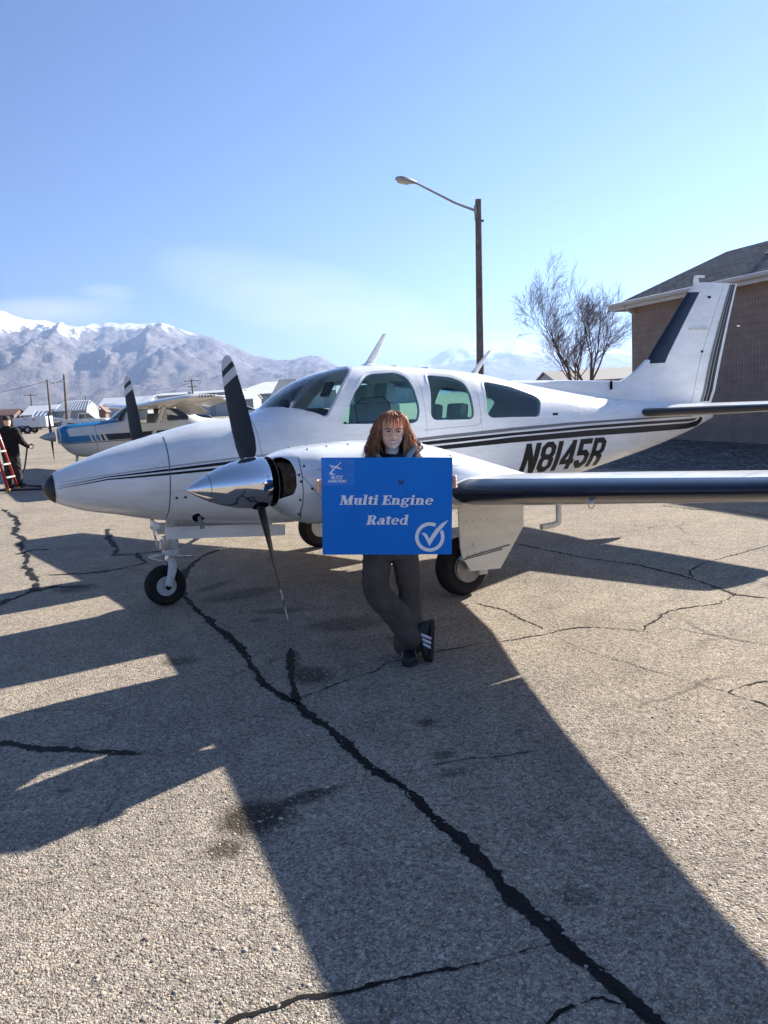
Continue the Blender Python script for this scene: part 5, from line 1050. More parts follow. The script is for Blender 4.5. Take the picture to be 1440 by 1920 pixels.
FAT = {
 'M': (para(.10, 0, .10, 1, .11) + para(.10, 1, .46, .0, .27) + para(.50, .05, .82, 1, .12) + para(.80, 0, .80, 1, S_) + q4(0, 0, .32, H_) + q4(.70, 0, 1.16, H_) + q4(-.02, 1 - H_, .3, 1) + q4(.85, 1 - H_, 1.14, 1), 1.16),
 'u': (para(.1, .16, .1, .72, S_) + arc(.35, .22, .25, .22, .2, .10, 180, 300) + para(.46, 0, .46, .72, S_) + q4(.0, .72 - H_, .3, .72) + q4(.38, .72 - H_, .6, .72) + q4(.6, 0, .82, H_), .80),
 'l': (para(.08, 0, .08, 1.06, S_) + q4(-.02, 1.06 - H_, .3, 1.06) + q4(.0, 0, .43, H_), .44),
 't': (para(.1, .1, .1, .9, S_) + q4(-.02, .72 - H_, .48, .72 + .02) + arc(.32, .13, .22, .13, .12, .09, 180, 330), .50),
 'i': (para(.08, 0, .08, .72, S_) + q4(-.02, .72 - H_, .3, .72) + q4(0, 0, .43, H_) + arc(.20, .92, .14, .13, .139, .129, 0, 360), .46),
 'E': (para(.1, 0, .1, 1, .28) + q4(0, 0, .74, .10) + q4(0, .90, .74, 1) + q4(.3, .46, .56, .55) + q4(.65, 0, .76, .30) + q4(.63, .72, .73, 1) + q4(.52, .36, .60, .66), .80),
 'n': (para(.08, 0, .08, .72, S_) + arc(.42, .46, .28, .26, .22, .10, 0, 150) + para(.46, 0, .46, .48, S_) + q4(-.02, .72 - H_, .24, .72) + q4(0, 0, .38, H_) + q4(.42, 0, .82, H_), .84),
 'g': (arc(.34, .48, .32, .24, .2, .10, 0, 360) + q4(.52, .62, .76, .72) + arc(.36, -.08, .36, .19, .18, .09, 0, 360) + arc(.2, .16, .18, .14, .12, .1, 90, 270) + q4(.18, .06, .52, .16), .78),
 'e': (arc(.36, .36, .35, .37, .22, .09, 0, 325) + q4(.2, .34, .62, .43), .74),
 'R': (para(.1, 0, .1, 1, .28) + arc(.44, .73, .36, .27, .24, .09, -90, 90) + q4(.3, .91, .46, 1) + q4(.3, .46, .46, .55) + para(.56, 0, .38, .5, .28) + q4(0, 0, .46, H_) + q4(0, 1 - H_, .2, 1) + q4(.66, 0, .92, H_), .92),
 'a': (arc(.28, .22, .26, .23, .18, .09, 0, 360) + para(.42, .05, .42, .55, S_) + arc(.40, .5, .27, .23, .2, .10, 0, 165) + q4(.55, 0, .78, H_), .76),
 'd': (arc(.34, .36, .32, .37, .2, .10, 0, 360) + para(.44, 0, .44, 1.06, S_) + q4(.34, 1.06 - H_, .55, 1.06) + q4(.6, 0, .8, H_), .82), ' ': ([], .30)}
def fat(text, x0, x1, base, cap):
    tot = sum(FAT[c][1] for c in text); k = (x1 - x0 - .2 * cap) / tot; x = x0; P_ = []
    for c in text:
        for q in FAT[c][0]: P_.append([(x + px_ * k + py_ * cap * .2, base - py_ * cap) for px_, py_ in q])
        x += FAT[c][1] * k
    return P_
sheet('headline', fat('Multi Engine', 192, 1195, 530, 97), INK); sheet('headline', fat('Rated', 470, 935, 738, 97), INK)
sheet('check_ring', arc(1146, 870, 156, 156, 37, 37, -64 + 0, -64 + 0, 1)[:0] + arc(1146, 870, 156, 156, 37, 37, -28, 296, 48), INK, .0006)
chk = [(1057, 838), (1075, 826), (1098, 828), (1120, 850), (1140, 890), (1170, 840), (1215, 780), (1270, 728), (1343, 690), (1300, 750), (1240, 820), (1190, 890), (1142, 966), (1120, 920), (1092, 868), (1075, 845)]
sheet('check_mark', [[chk[0], chk[1], chk[2], chk[14], chk[15]], [chk[2], chk[3], chk[13], chk[14]], [chk[3], chk[4], chk[12], chk[13]], [chk[4], chk[5], chk[11], chk[12]], [chk[5], chk[6], chk[10], chk[11]], [chk[6], chk[7], chk[9], chk[10]], [chk[7], chk[8], chk[9]]], INK, .0011)
pl = [[(806, 268), (818, 266), (862, 318), (852, 326)], [(838, 296), (876, 268), (880, 274), (850, 306)], [(822, 290), (806, 322), (814, 326), (838, 302)], [(846, 312), (866, 308), (868, 314), (852, 322)], [(840, 306), (838, 328), (846, 328), (850, 318)]]
sheet('airplane_icon', pl, INKD, .0006)
def dashes(pts, n=9):
    P = catmull([(x, y, 0) for x, y in pts], 10); out = []; acc = 0.
    L = [0.]
    for i in range(1, len(P)): L.append(L[-1] + (P[i] - P[i - 1]).length)
    s = 0
    while s < L[-1] - 14:
        a = np.interp(s, L, [p.x for p in P]), np.interp(s, L, [p.y for p in P]); b_ = np.interp(s + 14, L, [p.x for p in P]), np.interp(s + 14, L, [p.y for p in P]); d = Vector((b_[0] - a[0], b_[1] - a[1])).normalized(); nn = Vector((-d.y, d.x)) * 2.0
        out.append([(a[0] + nn.x, a[1] + nn.y), (b_[0] + nn.x, b_[1] + nn.y), (b_[0] - nn.x, b_[1] - nn.y), (a[0] - nn.x, a[1] - nn.y)]); s += 25
    return out
sheet('dashed_trail', dashes([(866, 330), (890, 375), (905, 430), (915, 500), (900, 575), (850, 632), (760, 648), (680, 620), (610, 555), (560, 545), (550, 610)]) + dashes([(552, 610), (530, 565), (480, 542), (430, 555), (395, 600), (388, 650), (415, 700), (470, 716)]) + dashes([(350, 545), (308, 600), (294, 665), (315, 735), (385, 778)]), INKD, .0003)
lg = [[(216, 88), (220, 92), (160, 152), (140, 160), (142, 150)], [(92, 122), (110, 122), (178, 138), (222, 160), (218, 166), (150, 146), (95, 130)], [(104, 146), (118, 144), (140, 152), (128, 158)], [(150, 152), (120, 172), (98, 196), (90, 214), (110, 220), (164, 216), (120, 206), (124, 188), (146, 166)]]
sheet('logo_mark', lg, INK, .0006)
def textmesh(body, size, bold=0., shear=0.):
    cu = bpy.data.curves.new('t', 'FONT'); cu.body = body; cu.size = size; cu.shear = shear; cu.offset = bold; cu.align_x = 'CENTER'; o = bpy.data.objects.new('t', cu); COL.objects.link(o); bpy.context.view_layer.update()
    me = bpy.data.meshes.new_from_object(o.evaluated_get(bpy.context.evaluated_depsgraph_get())); bpy.data.objects.remove(o); return me
def put_text(name, body, cx, cy, width, m, bold, shear):
    me = textmesh(body, 1., bold, shear); xs_ = [v.co.x for v in me.vertices]; k = width / (max(xs_) - min(xs_)); mx = (max(xs_) + min(xs_)) / 2
    for v in me.vertices: v.co = Vector(sq_(cx + (v.co.x - mx) * k, cy - v.co.y * k, .0006))
    me.materials.clear(); me.materials.append(m); me.update(); return link(name, me, SG)
put_text('logo_lettering', 'BLITZ', 172, 262, 126, INK, .02, .25); put_text('logo_lettering', 'AVIATION', 170, 300, 196, INK, .025, .25)
# ------------------------------------------------------------------ second airplane: high wing single, parked parallel behind
CBLUE = mat('blue_paint', (.012, .17, .36), .35, spec=.4, var=.1, vscale=3); CNAVY = mat('navy_paint', (.010, .014, .03), .35, spec=.4); CWHITE = paint('aged_white_paint', (.70, .69, .65), .4, .12)
CE = empty('high_wing_airplane', (-9.22, 22.0, 0), YAW, 'small high wing airplane with blue nose and navy side stripe', 'airplane')
CR_ = [(-.10, 1.33, .93, 1.12, .24, 2.3, 2.3), (-.13, 1.37, .90, 1.12, .33, 2.5, 2.4), (-.3, 1.42, .68, 1.10, .42, 2.7, 2.4), (-.6, 1.44, .50, 1.06, .48, 2.8, 2.5), (-1.0, 1.455, .45, 1.02, .52, 2.9, 2.7), (-1.45, 1.475, .44, 1.02, .54, 2.9, 2.8), (-1.7, 1.63, .44, 1.05, .55, 3.0, 2.9), (-2.0, 1.84, .44, 1.08, .555, 3.2, 3), (-2.25, 1.90, .44, 1.1, .56, 3.4, 3), (-3.3, 1.90, .46, 1.1, .55, 3.4, 3), (-3.7, 1.72, .52, 1.1, .50, 3, 2.9), (-4.3, 1.40, .66, 1.05, .37, 2.6, 2.6), (-5.5, 1.27, .82, 1.05, .24, 2.3, 2.3), (-7.2, 1.20, 1.0, 1.1, .05, 2, 2)]
cf_ = Hull(CR_)
CW = [[(-1.95, 1.40), (-2.12, 1.74), (-2.95, 1.76), (-2.98, 1.40), (-2.9, 1.33), (-2.05, 1.33)], [(-3.08, 1.36), (-3.08, 1.74), (-3.45, 1.72), (-3.75, 1.50), (-3.75, 1.36)]]
ch = []
for sg in (1, -1):
    for w in CW: ch.append([(x, cf_.th(x, z) if sg > 0 else math.pi - cf_.th(x, z)) for x, z in densify(roundpoly(w, .06, 3), .07)])
cs_ = [(-1.55, 1.50), (-1.75, 1.42), (-1.86, 1.45), (-2.03, 1.76), (-2.06, 1.80)]
cp = [(-1.47, math.pi / 2)] + [(x, cf_.th(x, min(z, cf_.par(x)[0] - .002))) for x, z in cs_] + [(-2.05, math.pi / 2)]; cq = [(x, math.pi - t) for x, t in cp[1:-1]][::-1]
ch.append([(x, t / .5) for x, t in densify([(x, t * .5) for x, t in cp + cq], .06)])
CS = Skin(cf_, [-.10, -.12, -.15] + [-.2 - .12 * k for k in range(59)], 44, ch, .5)
cb = link('fuselage', CS.mesh('fuselage', CWHITE, lambda c: c == -1), CE); link('cabin_lining', CS.mesh('cabin_lining', mat('tan_lining', (.5, .45, .36), .9), lambda c: c == -1, -.03, (-4.2, -1.5), True), cb)
CGLASS = glass('plain_window', (.80, .82, .80), 0, 1.)
for i in range(5): CS.frame('window_frame', CWHITE, i, .003, -.03, link('window' if i < 4 else 'windshield', CS.mesh('window', CGLASS, lambda c, i=i: c == i, -.004), CE), .03)
MB().lathe([(.24, 0), (.20, .01), (.02, .012)], (-.10, 0, 1.12), (1, 0, 0), 24).build('cowl_front', CBLUE, cb)
for sg in (1, -1):
    strip_on(cf_, [(-.12, 1.30), (-.25, 1.40), (-.6, 1.435), (-1.2, 1.455), (-1.62, 1.475)], [(-.12, 1.20), (-.25, 1.22), (-.32, 1.34), (-1.2, 1.38), (-1.75, 1.42)], .014, sg, .06).build('stripe', CBLUE, cb)
    strip_on(cf_, [(-.105, 1.25), (-.30, 1.25), (-.34, 1.10), (-.85, 1.10)], [(-.105, .96), (-.25, .93), (-.32, .93), (-.92, .93)], .014, sg, .06).build('stripe', CBLUE, cb)
    strip_on(cf_, [(-1.28, 1.10), (-3.0, 1.10), (-4.5, 1.12), (-6.8, 1.13)], [(-1.36, .93), (-3.0, .93), (-4.5, .98), (-6.8, 1.05)], .014, sg, .1).build('stripe', CNAVY, cb)
    for k, m_ in enumerate((CBLUE, CBLUE, CNAVY)):
        x = -.92 - k * .125; strip_on(cf_, [(x + .01, 1.10), (x - .05, 1.10)], [(x - .05, .93), (x - .11, .93)], .014, sg, .06).build('stripe', m_, cb)
    strip_on(cf_, [(-.16, .915), (-3, .90), (-6.5, 1.0)], [(-.16, .90), (-3, .88), (-6.5, .985)], .014, sg, .1).build('stripe', CNAVY, cb)
    for x in (-1.05,): line_on(cf_, [(x, 1.43), (x, 1.0), (x, .6)], .012, .005, sg).build('panel_seam', SEAM, cb)
MB().lathe([(.002, .42), (.03, .38), (.09, .25), (.135, .1), (.15, 0), (.1, -.01)], (-.02, 0, 1.12), (1, 0, 0), 24).build('spinner', mat('spinner_grey', (.42, .43, .45), .35, metal=.4), CE)
for q in (0, 1):
    a = R(6) + math.pi * q; rad = Vector((0, -math.sin(a), math.cos(a))); tan = Vector((0, -math.cos(a), -math.sin(a))); rs = []
    for r, c, t, be in ((.1, .08, .05, 40), (.16, .11, .03, 36), (.32, .13, .02, 26), (.52, .11, .012, 20), (.64, .07, .008, 17), (.67, .03, .005, 16)):
        chd = (tan * math.cos(R(be)) + Vector((1, 0, 0)) * math.sin(R(be))).normalized(); nn = chd.cross(rad); o = Vector((.08, 0, 1.12)) + rad * r
        rs.append([o + chd * c * .5 * math.cos(k * math.pi / 6) + nn * t * .5 * math.sin(k * math.pi / 6) for k in range(12)])
    mb = MB(); mb.rings(rs); mb.build('propeller_blade', PROP, CE)
def droop(mb, k):
    mb.v = [(x, y, z - k * max(0, (-2.10 - .76 * 1.6) - x if abs(y) < 2.7 else (-2.10 - .76 * 1.6 + .1 * (abs(y) - 2.6)) - x)) for x, y, z in mb.v]; return mb
CWING = [(.0, -2.10, 1.63, 1.80, .12, .03), (2.6, -2.10, 1.63, 1.875, .12, .03), (5.2, -2.28, 1.15, 1.95, .12, .03), (5.42, -2.34, 1.05, 1.945, .10, .03), (5.5, -2.45, .85, 1.92, .05, .03)]
for sg in (1, -1):
    INC[0] = .05; w = surf(CWING, 0, .76, mirror=sg, n=12).build('wing', CWHITE, CE); droop(surf([lerp_sec(CWING, y) for y in (.65, 1.6, 2.6)], .765, 1., mirror=sg, n=8), .62).build('flap', CWHITE, w); droop(surf([lerp_sec(CWING, y) for y in (2.65, 4, 5.2, 5.42)], .765, 1., mirror=sg, n=8), .3).build('aileron', CWHITE, w); INC[0] = 0.
    mb = MB(); A, B_ = Vector((-2.45, sg * .55, .62)), Vector((-2.55, sg * 2.55, 1.80)); mb.tube([A, A.lerp(B_, .5), B_], .05, 12, sq=(1.0, 1.0)); mb.build('wing_strut', CWHITE, CE)
    mb = MB(); mb.tube([(-2.75, sg * .40, .55), (-2.8, sg * .9, .35), (-2.82, sg * 1.2, .2)], [.05, .035, .03], 10); gl_ = mb.build('gear_leg', CWHITE, CE); wheel((-2.82, sg * 1.26, .21), .21, .15, gl_)
    INC[0] = 0.; surf([(.05, -6.1, 1.1, 1.12, .09, 0), (1.6, -6.45, .75, 1.14, .08, 0), (1.7, -6.6, .5, 1.14, .05, 0)], 0, 1, mirror=sg, n=8).build('tailplane', CWHITE, CE)
mb = MB(); mb.rings([[(l - s * (l - t_), q * (l - t_), z) for s, q in foil_ring(.08, 0, 0, 1, 8)] for z, l, t_ in ((1.1, -5.9, -7.2), (1.5, -6.3, -7.35), (2.45, -6.95, -7.55))]); mb.build('fin', CWHITE, CE)
mb = MB(); mb.tube([(-.55, 0, .55), (-.5, 0, .22)], .04, 10); ngl = mb.build('nose_gear_leg', CWHITE, CE); wheel((-.48, 0, .17), .17, .12, ngl)
MB().box((-1.9, 0, 1.38), (.5, .9, .08), bev=.03).build('glareshield', PANEL, CE)
for y in (.26, -.26):
    MB().box((-2.75, y, 1.30), (.12, .42, .62), rot=Matrix.Rotation(R(-10), 3, 'Y'), bev=.05).build('seat', SEATM, CE)
MB().lathe([(.04, 0), (.04, .12), (.02, .14)], (-2.08, .9, 1.70), (0, 0, 1), 10).build('landing_light', HOLE, CE)
# maker's lettering on the wing tip fairing
G2 = {'C': ([([(.45, .8), (.35, .92), (.15, .92), (.07, .8), (.07, .2), (.15, .08), (.35, .08), (.45, .2)], .15, 0)], .52), 'E': ([([(.48, .92), (.08, .92), (.08, .08), (.48, .08)], .15, 0), ([(.1, .5), (.4, .5)], .14, 0)], .52), 'S': ([([(.46, .82), (.36, .92), (.14, .92), (.07, .8), (.07, .6), (.42, .42), (.45, .3), (.42, .15), (.34, .08), (.12, .08), (.06, .2)], .15, 0)], .52), 'N': ([([(.08, 0), (.08, 1)], .15, 0), ([(.08, .95), (.46, .05)], .16, 0), ([(.46, 0), (.46, 1)], .15, 0)], .54), 'A': ([([(.04, 0), (.2, .95), (.34, .95), (.5, 0)], .15, 0), ([(.12, .32), (.42, .32)], .13, 0)], .54)}
fa = MB(); rs = []
for s in [k / 14 for k in range(15)]:
    x = -2.36 - s * 1.1; y_t = 5 * .12 * (.2969 * math.sqrt(max(s, 1e-4)) - .126 * s - .3516 * s * s + .2843 * s ** 3 - .1036 * s ** 4) * 1.12; zc_ = 1.95 + .12 * s * (1 - s) - .05 * s * 1.1; rs.append([(x, 5.40, zc_ + y_t + .004), (x, 5.50, zc_ + y_t * .85), (x, 5.545, zc_ + y_t * .35), (x, 5.53, zc_ - y_t * .5), (x, 5.40, zc_ - y_t - .004)])
fa.rings(rs, False, False, False); tipf = fa.build('tip_fairing', CWHITE, CE)
mb = MB(); letters('CESSNA', G2, .085, .10, .3, lambda a, b, z: (-2.62 - a * 1.25, 5.545 + z * .0 + .006 - .18 * max(0, b - .02) * 0, 1.952 + b * .85 - a * .03), mb); mb.build('lettering', BLACKP, tipf)

# ------------------------------------------------------------------ man refuelling, ladder, hose
DK = mat('dark_work_clothes', (.014, .013, .013), .8, spec=.25, var=.3, vscale=14, bump=.5, bscale=20); CAPM = mat('dark_cap', (.03, .025, .02), .8); CAMO = mat('camo_trousers', (.035, .033, .028), .9, var=.6, vscale=14, bump=.4)
MX, MY = -9.08, 19.0
MN = empty('person', (MX, MY, 0), R(-8), 'person in black work clothes and cap seen from behind holding a fuel nozzle', 'person')
b = MB(); loft(b, [(0, 0, 1.30, .13, .09), (0, 0, 1.10, .16, .11), (0, 0, .92, .16, .11), (0, 0, .85, .15, .10), (0, .0, 1.44, .19, .10), (0, 0, 1.30, .18, .11)][2:4][::-1] + [(0, 0, 1.10, .165, .115), (0, 0, 1.30, .185, .11), (0, 0, 1.42, .19, .095), (0, 0, 1.47, .10, .07), (0, 0, 1.52, .06, .06), (0, .01, 1.56, .055, .06)])
loft(b, [(0, .02, 1.53, .05, .065), (0, .02, 1.58, .07, .09), (0, .015, 1.65, .078, .098), (0, .01, 1.72, .07, .09), (0, .01, 1.76, .03, .04)])
for s in (-1, 1): limb(b, [(s * .09, 0, .9), (s * .115, .01, .48), (s * .13, -.02, .09)], [.085, .06, .042]); limb(b, [(s * .13, -.02, .06), (s * .145, .12, .035)], [.04, .035])
arms = ((-1, (-.2, 0, 1.40), (-.27, .02, 1.12), (-.2, .22, .98)), (1, (.2, 0, 1.40), (.30, .02, 1.14), (.34, .20, 1.0)))
for s, sh, el, wr in arms:
    limb(b, [sh, el], [.055, .042]); limb(b, [el, wr], [.042, .03]); ell(b, (wr[0], wr[1] + .04, wr[2] - .01), (.035, .05, .04))
    for k in range(4): limb(b, [(wr[0] + .012 - .01 * k * s, wr[1] + .07, wr[2] + .02 - .016 * k), (wr[0] + .01, wr[1] + .105, wr[2] + .012 - .016 * k), (wr[0] - .015 * s, wr[1] + .11, wr[2] - .004 - .014 * k)], [.0095, .009, .008], 8, 3)
    limb(b, [(wr[0] - .02 * s, wr[1] + .03, wr[2] + .03), (wr[0] - .035 * s, wr[1] + .07, wr[2] + .035)], [.011, .009], 8, 3)
fuse(b, 'body', SKIN, MN, .009, 4)
j = MB(); loft(j, [(0, 0, .80, .225, .16), (0, 0, .95, .22, .16), (0, 0, 1.15, .235, .165), (0, 0, 1.34, .25, .145), (0, 0, 1.44, .23, .11), (0, .0, 1.50, .11, .085), (0, 0, 1.53, .08, .08)])
for s, sh, el, wr in arms: limb(j, [sh, el], [.092, .080]); limb(j, [el, wr], [.076, .055])
fuse(j, 'jacket', DK, MN, .011, 5, .012)
t = MB(); loft(t, [(0, 0, .74, .17, .125), (0, 0, .95, .165, .12)])
for s in (-1, 1): limb(t, [(s * .09, 0, .85), (s * .115, .01, .48), (s * .13, -.02, .08)], [.125, .105, .095])
fuse(t, 'trousers', CAMO, MN, .011, 5, .012)
for s in (-1, 1):
    bt = MB(); bt.box((s * .137, .05, .05), (.10, .28, .10), bev=.035); bt.build('boot', SHOE, MN)
c_ = MB(); loft(c_, [(0, .015, 1.66, .084, .104), (0, .012, 1.72, .080, .098), (0, .01, 1.765, .055, .07), (0, .01, 1.78, .01, .02)]); cp_ = c_.build('cap', CAPM, MN); MB().box((0, .15, 1.672), (.14, .1, .012), bev=.004).build('cap_brim', CAPM, cp_)
NZ = MB(); NZ.tube([(MX + .36, MY + .18, .98), (MX + .46, MY + .16, 1.05), (MX + .50, MY + .14, 1.02)], [.022, .018, .012], 8); NZ.tube([(MX + .38, MY + .18, .96), (MX + .47, MY + .16, .93), (MX + .52, MY + .15, .99), (MX + .50, MY + .15, 1.05)], .010, 6); tag(NZ.build('fuel_nozzle', RUBBER), 'black fuel nozzle with a looped trigger guard held by the worker', 'fuel nozzle')
HS = MB(); HS.tube(catmull([(MX + .34, MY + .18, .96), (MX + .26, MY + .1, .5), (MX + .22, MY - .1, .12), (-8.35, 18.75, .024), (-7.9, 18.6, .024), (-7.2, 18.7, .024), (-6.3, 19.5, .024)], 8), .022, 8); tag(HS.build('fuel_hose', RUBBER), 'black fuel hose hanging from the nozzle to the ground', 'hose')
HS = MB(); HS.tube(catmull([(-9.6, 18.25, .024), (-8.7, 18.22, .024), (-8.1, 18.05, .024), (-7.4, 18.0, .024), (-6.6, 18.4, .024)], 8), .022, 8); tag(HS.build('fuel_hose', RUBBER), 'black hose lying flat behind the foot of the red ladder', 'hose')
REDF = mat('red_fibreglass', (.42, .035, .025), .45, var=.12, vscale=12); STEPM = mat('step_aluminium', (.68, .67, .64), .4, metal=.5); YEL = mat('yellow_foot', (.55, .38, .06), .6)
LD = empty('step_ladder', (-8.80, 18.2, 0), 0, 'red fibreglass step ladder with pale treads and yellow feet', 'ladder')
def lp(k, t): return Vector((.06 - .38 * t, (-.24 + .08 * t) if k == 0 else (.24 - .08 * t), .02 + 1.86 * t))
for k in (0, 1):
    mb = MB(); a, b_ = lp(k, .03), lp(k, 1.); mb.tube([a, b_], .055, 4, sq=(1.0, .6)); mb.build('rail', REDF, LD); MB().box(lp(k, .012), (.085, .06, .07), bev=.01).build('foot', YEL, LD)
    mb = MB(); mb.tube([Vector((-.95, -.27 if k == 0 else .27, .02)), Vector((-.36, -.16 if k == 0 else .16, 1.85))], .026, 4); mb.build('rear_rail', REDF, LD)
for i in range(5):
    t = .17 + i * .165; MB().box((lp(0, t) + lp(1, t)) / 2, (.10, (lp(1, t) - lp(0, t)).length - .03, .034), bev=.006).build('tread', STEPM, LD)
MB().box((-.33, 0, 1.90), (.16, .40, .04), bev=.01).build('top_cap', REDF, LD)

# ------------------------------------------------------------------ fuel trailer, pickup, far cars
VW = mat('vehicle_white', (.72, .73, .75), .3, coat=.3, var=.04); VGL = mat('vehicle_glass', (.015, .018, .02), .08, spec=.6); VRED = mat('tail_red', (.35, .02, .02), .35); DGREY = mat('dark_trim', (.03, .03, .032), .6)
TR = empty('fuel_trailer', (-35.6, 80, 0), 0, 'white box fuel trailer with tandem wheels and a red hazard diamond', 'trailer')
MB().box((-.35, 0, 1.12), (2.55, 1.7, 1.02), bev=.04).build('tank_box', VW, TR); MB().box((1.36, 0, 1.14), (.85, 1.7, 1.06), bev=.04).build('locker', VW, TR); MB().box((0, 0, .55), (3.6, 1.5, .10), bev=.02).build('chassis', DGREY, TR)
for x in (-1.1, -.2):
    for y in (-.80, .80): wheel((x, y, .40), .40, .24, TR)
MB().box((-.65, -.83, .84), (1.75, .10, .05), bev=.02).build('mudguard', VW, TR); MB().box((-.65, -.852, .78), (.45, .02, .16)).build('vent_grille', DGREY, TR)
mb = MB(); mb.prism([(.55, -.856, 1.18), (.75, -.856, 1.38), (.55, -.856, 1.58), (.35, -.856, 1.38)], (0, 1, 0), .008); mb.build('hazard_diamond', mat('hazard_print', (.55, .16, .14), .5), TR); mb = MB(); mb.prism([(.55, -.863, 1.26), (.67, -.863, 1.38), (.55, -.863, 1.50), (.43, -.863, 1.38)], (0, 1, 0), .004); mb.build('hazard_symbol', VW, TR)
MB().box((-.25, -.853, 1.46), (.55, .012, .06)).build('lettering_band', GREYP, TR)
mb = MB()
for x in (-1.5, -.9): mb.tube([(x, -.6, 1.63), (x, -.6, 2.0)], .025, 6)
mb.tube([(-1.5, -.6, 2.0), (-.9, -.6, 2.0)], .025, 6); mb.build('hand_rail', VW, TR); MB().lathe([(.18, 0), (.18, .1), (.1, .14)], (.1, -.2, 1.63), seg=14).build('filler_cap', ALU, TR)
for z in (.72, ): MB().tube([(1.85, 0, .55), (2.7, 0, .55)], .05, 8).build('drawbar', DGREY, TR)
def pickup(loc, s):
    P = empty('pickup_truck', loc, 0, 'white crew cab pickup truck parked beyond the blue nosed airplane', 'truck'); P.scale = (s, s, s)
    def prof(pts, w, m, name, par=P, y=0.): mb = MB(); mb.prism([(x, y, z) for x, z in pts], (0, 1, 0), w); o = mb.build(name, m, par, smooth=False); return o
    prof([(0, .55), (0, 1.22), (2.05, 1.20), (2.05, .5), (1.75, .45), (1.6, .78), (1.3, .93), (.95, .93), (.68, .78), (.55, .48)], 1.9, VW, 'bed')
    prof([(2.07, .42), (2.07, 1.22), (4.45, 1.20), (4.45, .42)], 1.9, VW, 'cab_lower'); prof([(2.10, 1.22), (2.22, 1.90), (2.5, 1.97), (3.6, 1.96), (4.42, 1.22)], 1.66, VW, 'cab'); prof([(4.47, .45), (4.47, 1.20), (5.55, 1.14), (5.85, 1.0), (5.88, .5), (5.55, .45), (5.4, .78), (5.15, .92), (4.9, .92), (4.65, .75), (4.55, .45)], 1.9, VW, 'hood')
    for y in (-.835, .835):
        prof([(2.30, 1.28), (2.36, 1.82), (3.08, 1.84), (3.10, 1.28)], .012, VGL, 'window', P, y); prof([(3.18, 1.28), (3.16, 1.84), (3.52, 1.86), (4.2, 1.28)], .012, VGL, 'window', P, y)
        for x in (1.12, 5.02): wheel((x, y * .98, .40), .40, .26, P)
        prof([(-.015, .85), (-.015, 1.16), (.12, 1.16), (.12, .85)], .03, VRED, 'tail_light', P, y * 1.14)
        for x in (2.45, 3.55): prof([(x, 1.08), (x, 1.13), (x + .22, 1.13), (x + .22, 1.08)], .02, DGREY, 'door_handle', P, y * 1.148)
    MB().box((-.08, 0, .58), (.16, 1.8, .2), bev=.04).build('bumper', STEEL, P); MB().box((5.95, 0, .58), (.16, 1.85, .24), bev=.04).build('bumper', STEEL, P)
pickup((-36.4, 90, 0), .90)
def car(loc, rz, col, label):
    P = empty('parked_car', loc, rz, label, 'car', 'cars parked by the far hangars'); m = mat('car_paint', col, .3, coat=.3)
    mb = MB(); rs = []
    for x, zb, zt, w in ((-2.2, .45, .75, .75), (-2.1, .3, .92, .86), (-1.2, .28, 1.0, .9), (.6, .28, 1.0, .9), (1.9, .28, .85, .88), (2.25, .35, .65, .75)): rs.append([(x, w, zb), (x, w, (zb + zt) / 2), (x, w * .93, zt), (x, -w * .93, zt), (x, -w, (zb + zt) / 2), (x, -w, zb)])
    mb.rings(rs); mb.build('body', m, P); mb = MB(); rs = []
    for x, zt, w in ((-1.9, 1.0, .72), (-1.2, 1.42, .62), (.0, 1.46, .62), (1.0, 1.0, .7)): rs.append([(x, w * 1.12, .95), (x, w, zt), (x, -w, zt), (x, -w * 1.12, .95)])
    mb.rings(rs); mb.build('cabin_glass', VGL, P); MB().box((-.6, 0, 1.46), (1.3, 1.2, .04), bev=.015).build('roof', m, P)
    for x in (-1.35, 1.4):
        for y in (-.82, .82): wheel((x, y, .32), .32, .2, P)
car((-19.0, 78, 0), R(10), (.012, .013, .016), 'black parked car seen past the high wing airplane'); car((-15.9, 95, 0), R(4), (.62, .63, .64), 'silver parked car in front of the white roofed hangar'); car((-13.0, 97, 0), R(-4), (.05, .06, .08), 'dark blue parked car beside the silver one')
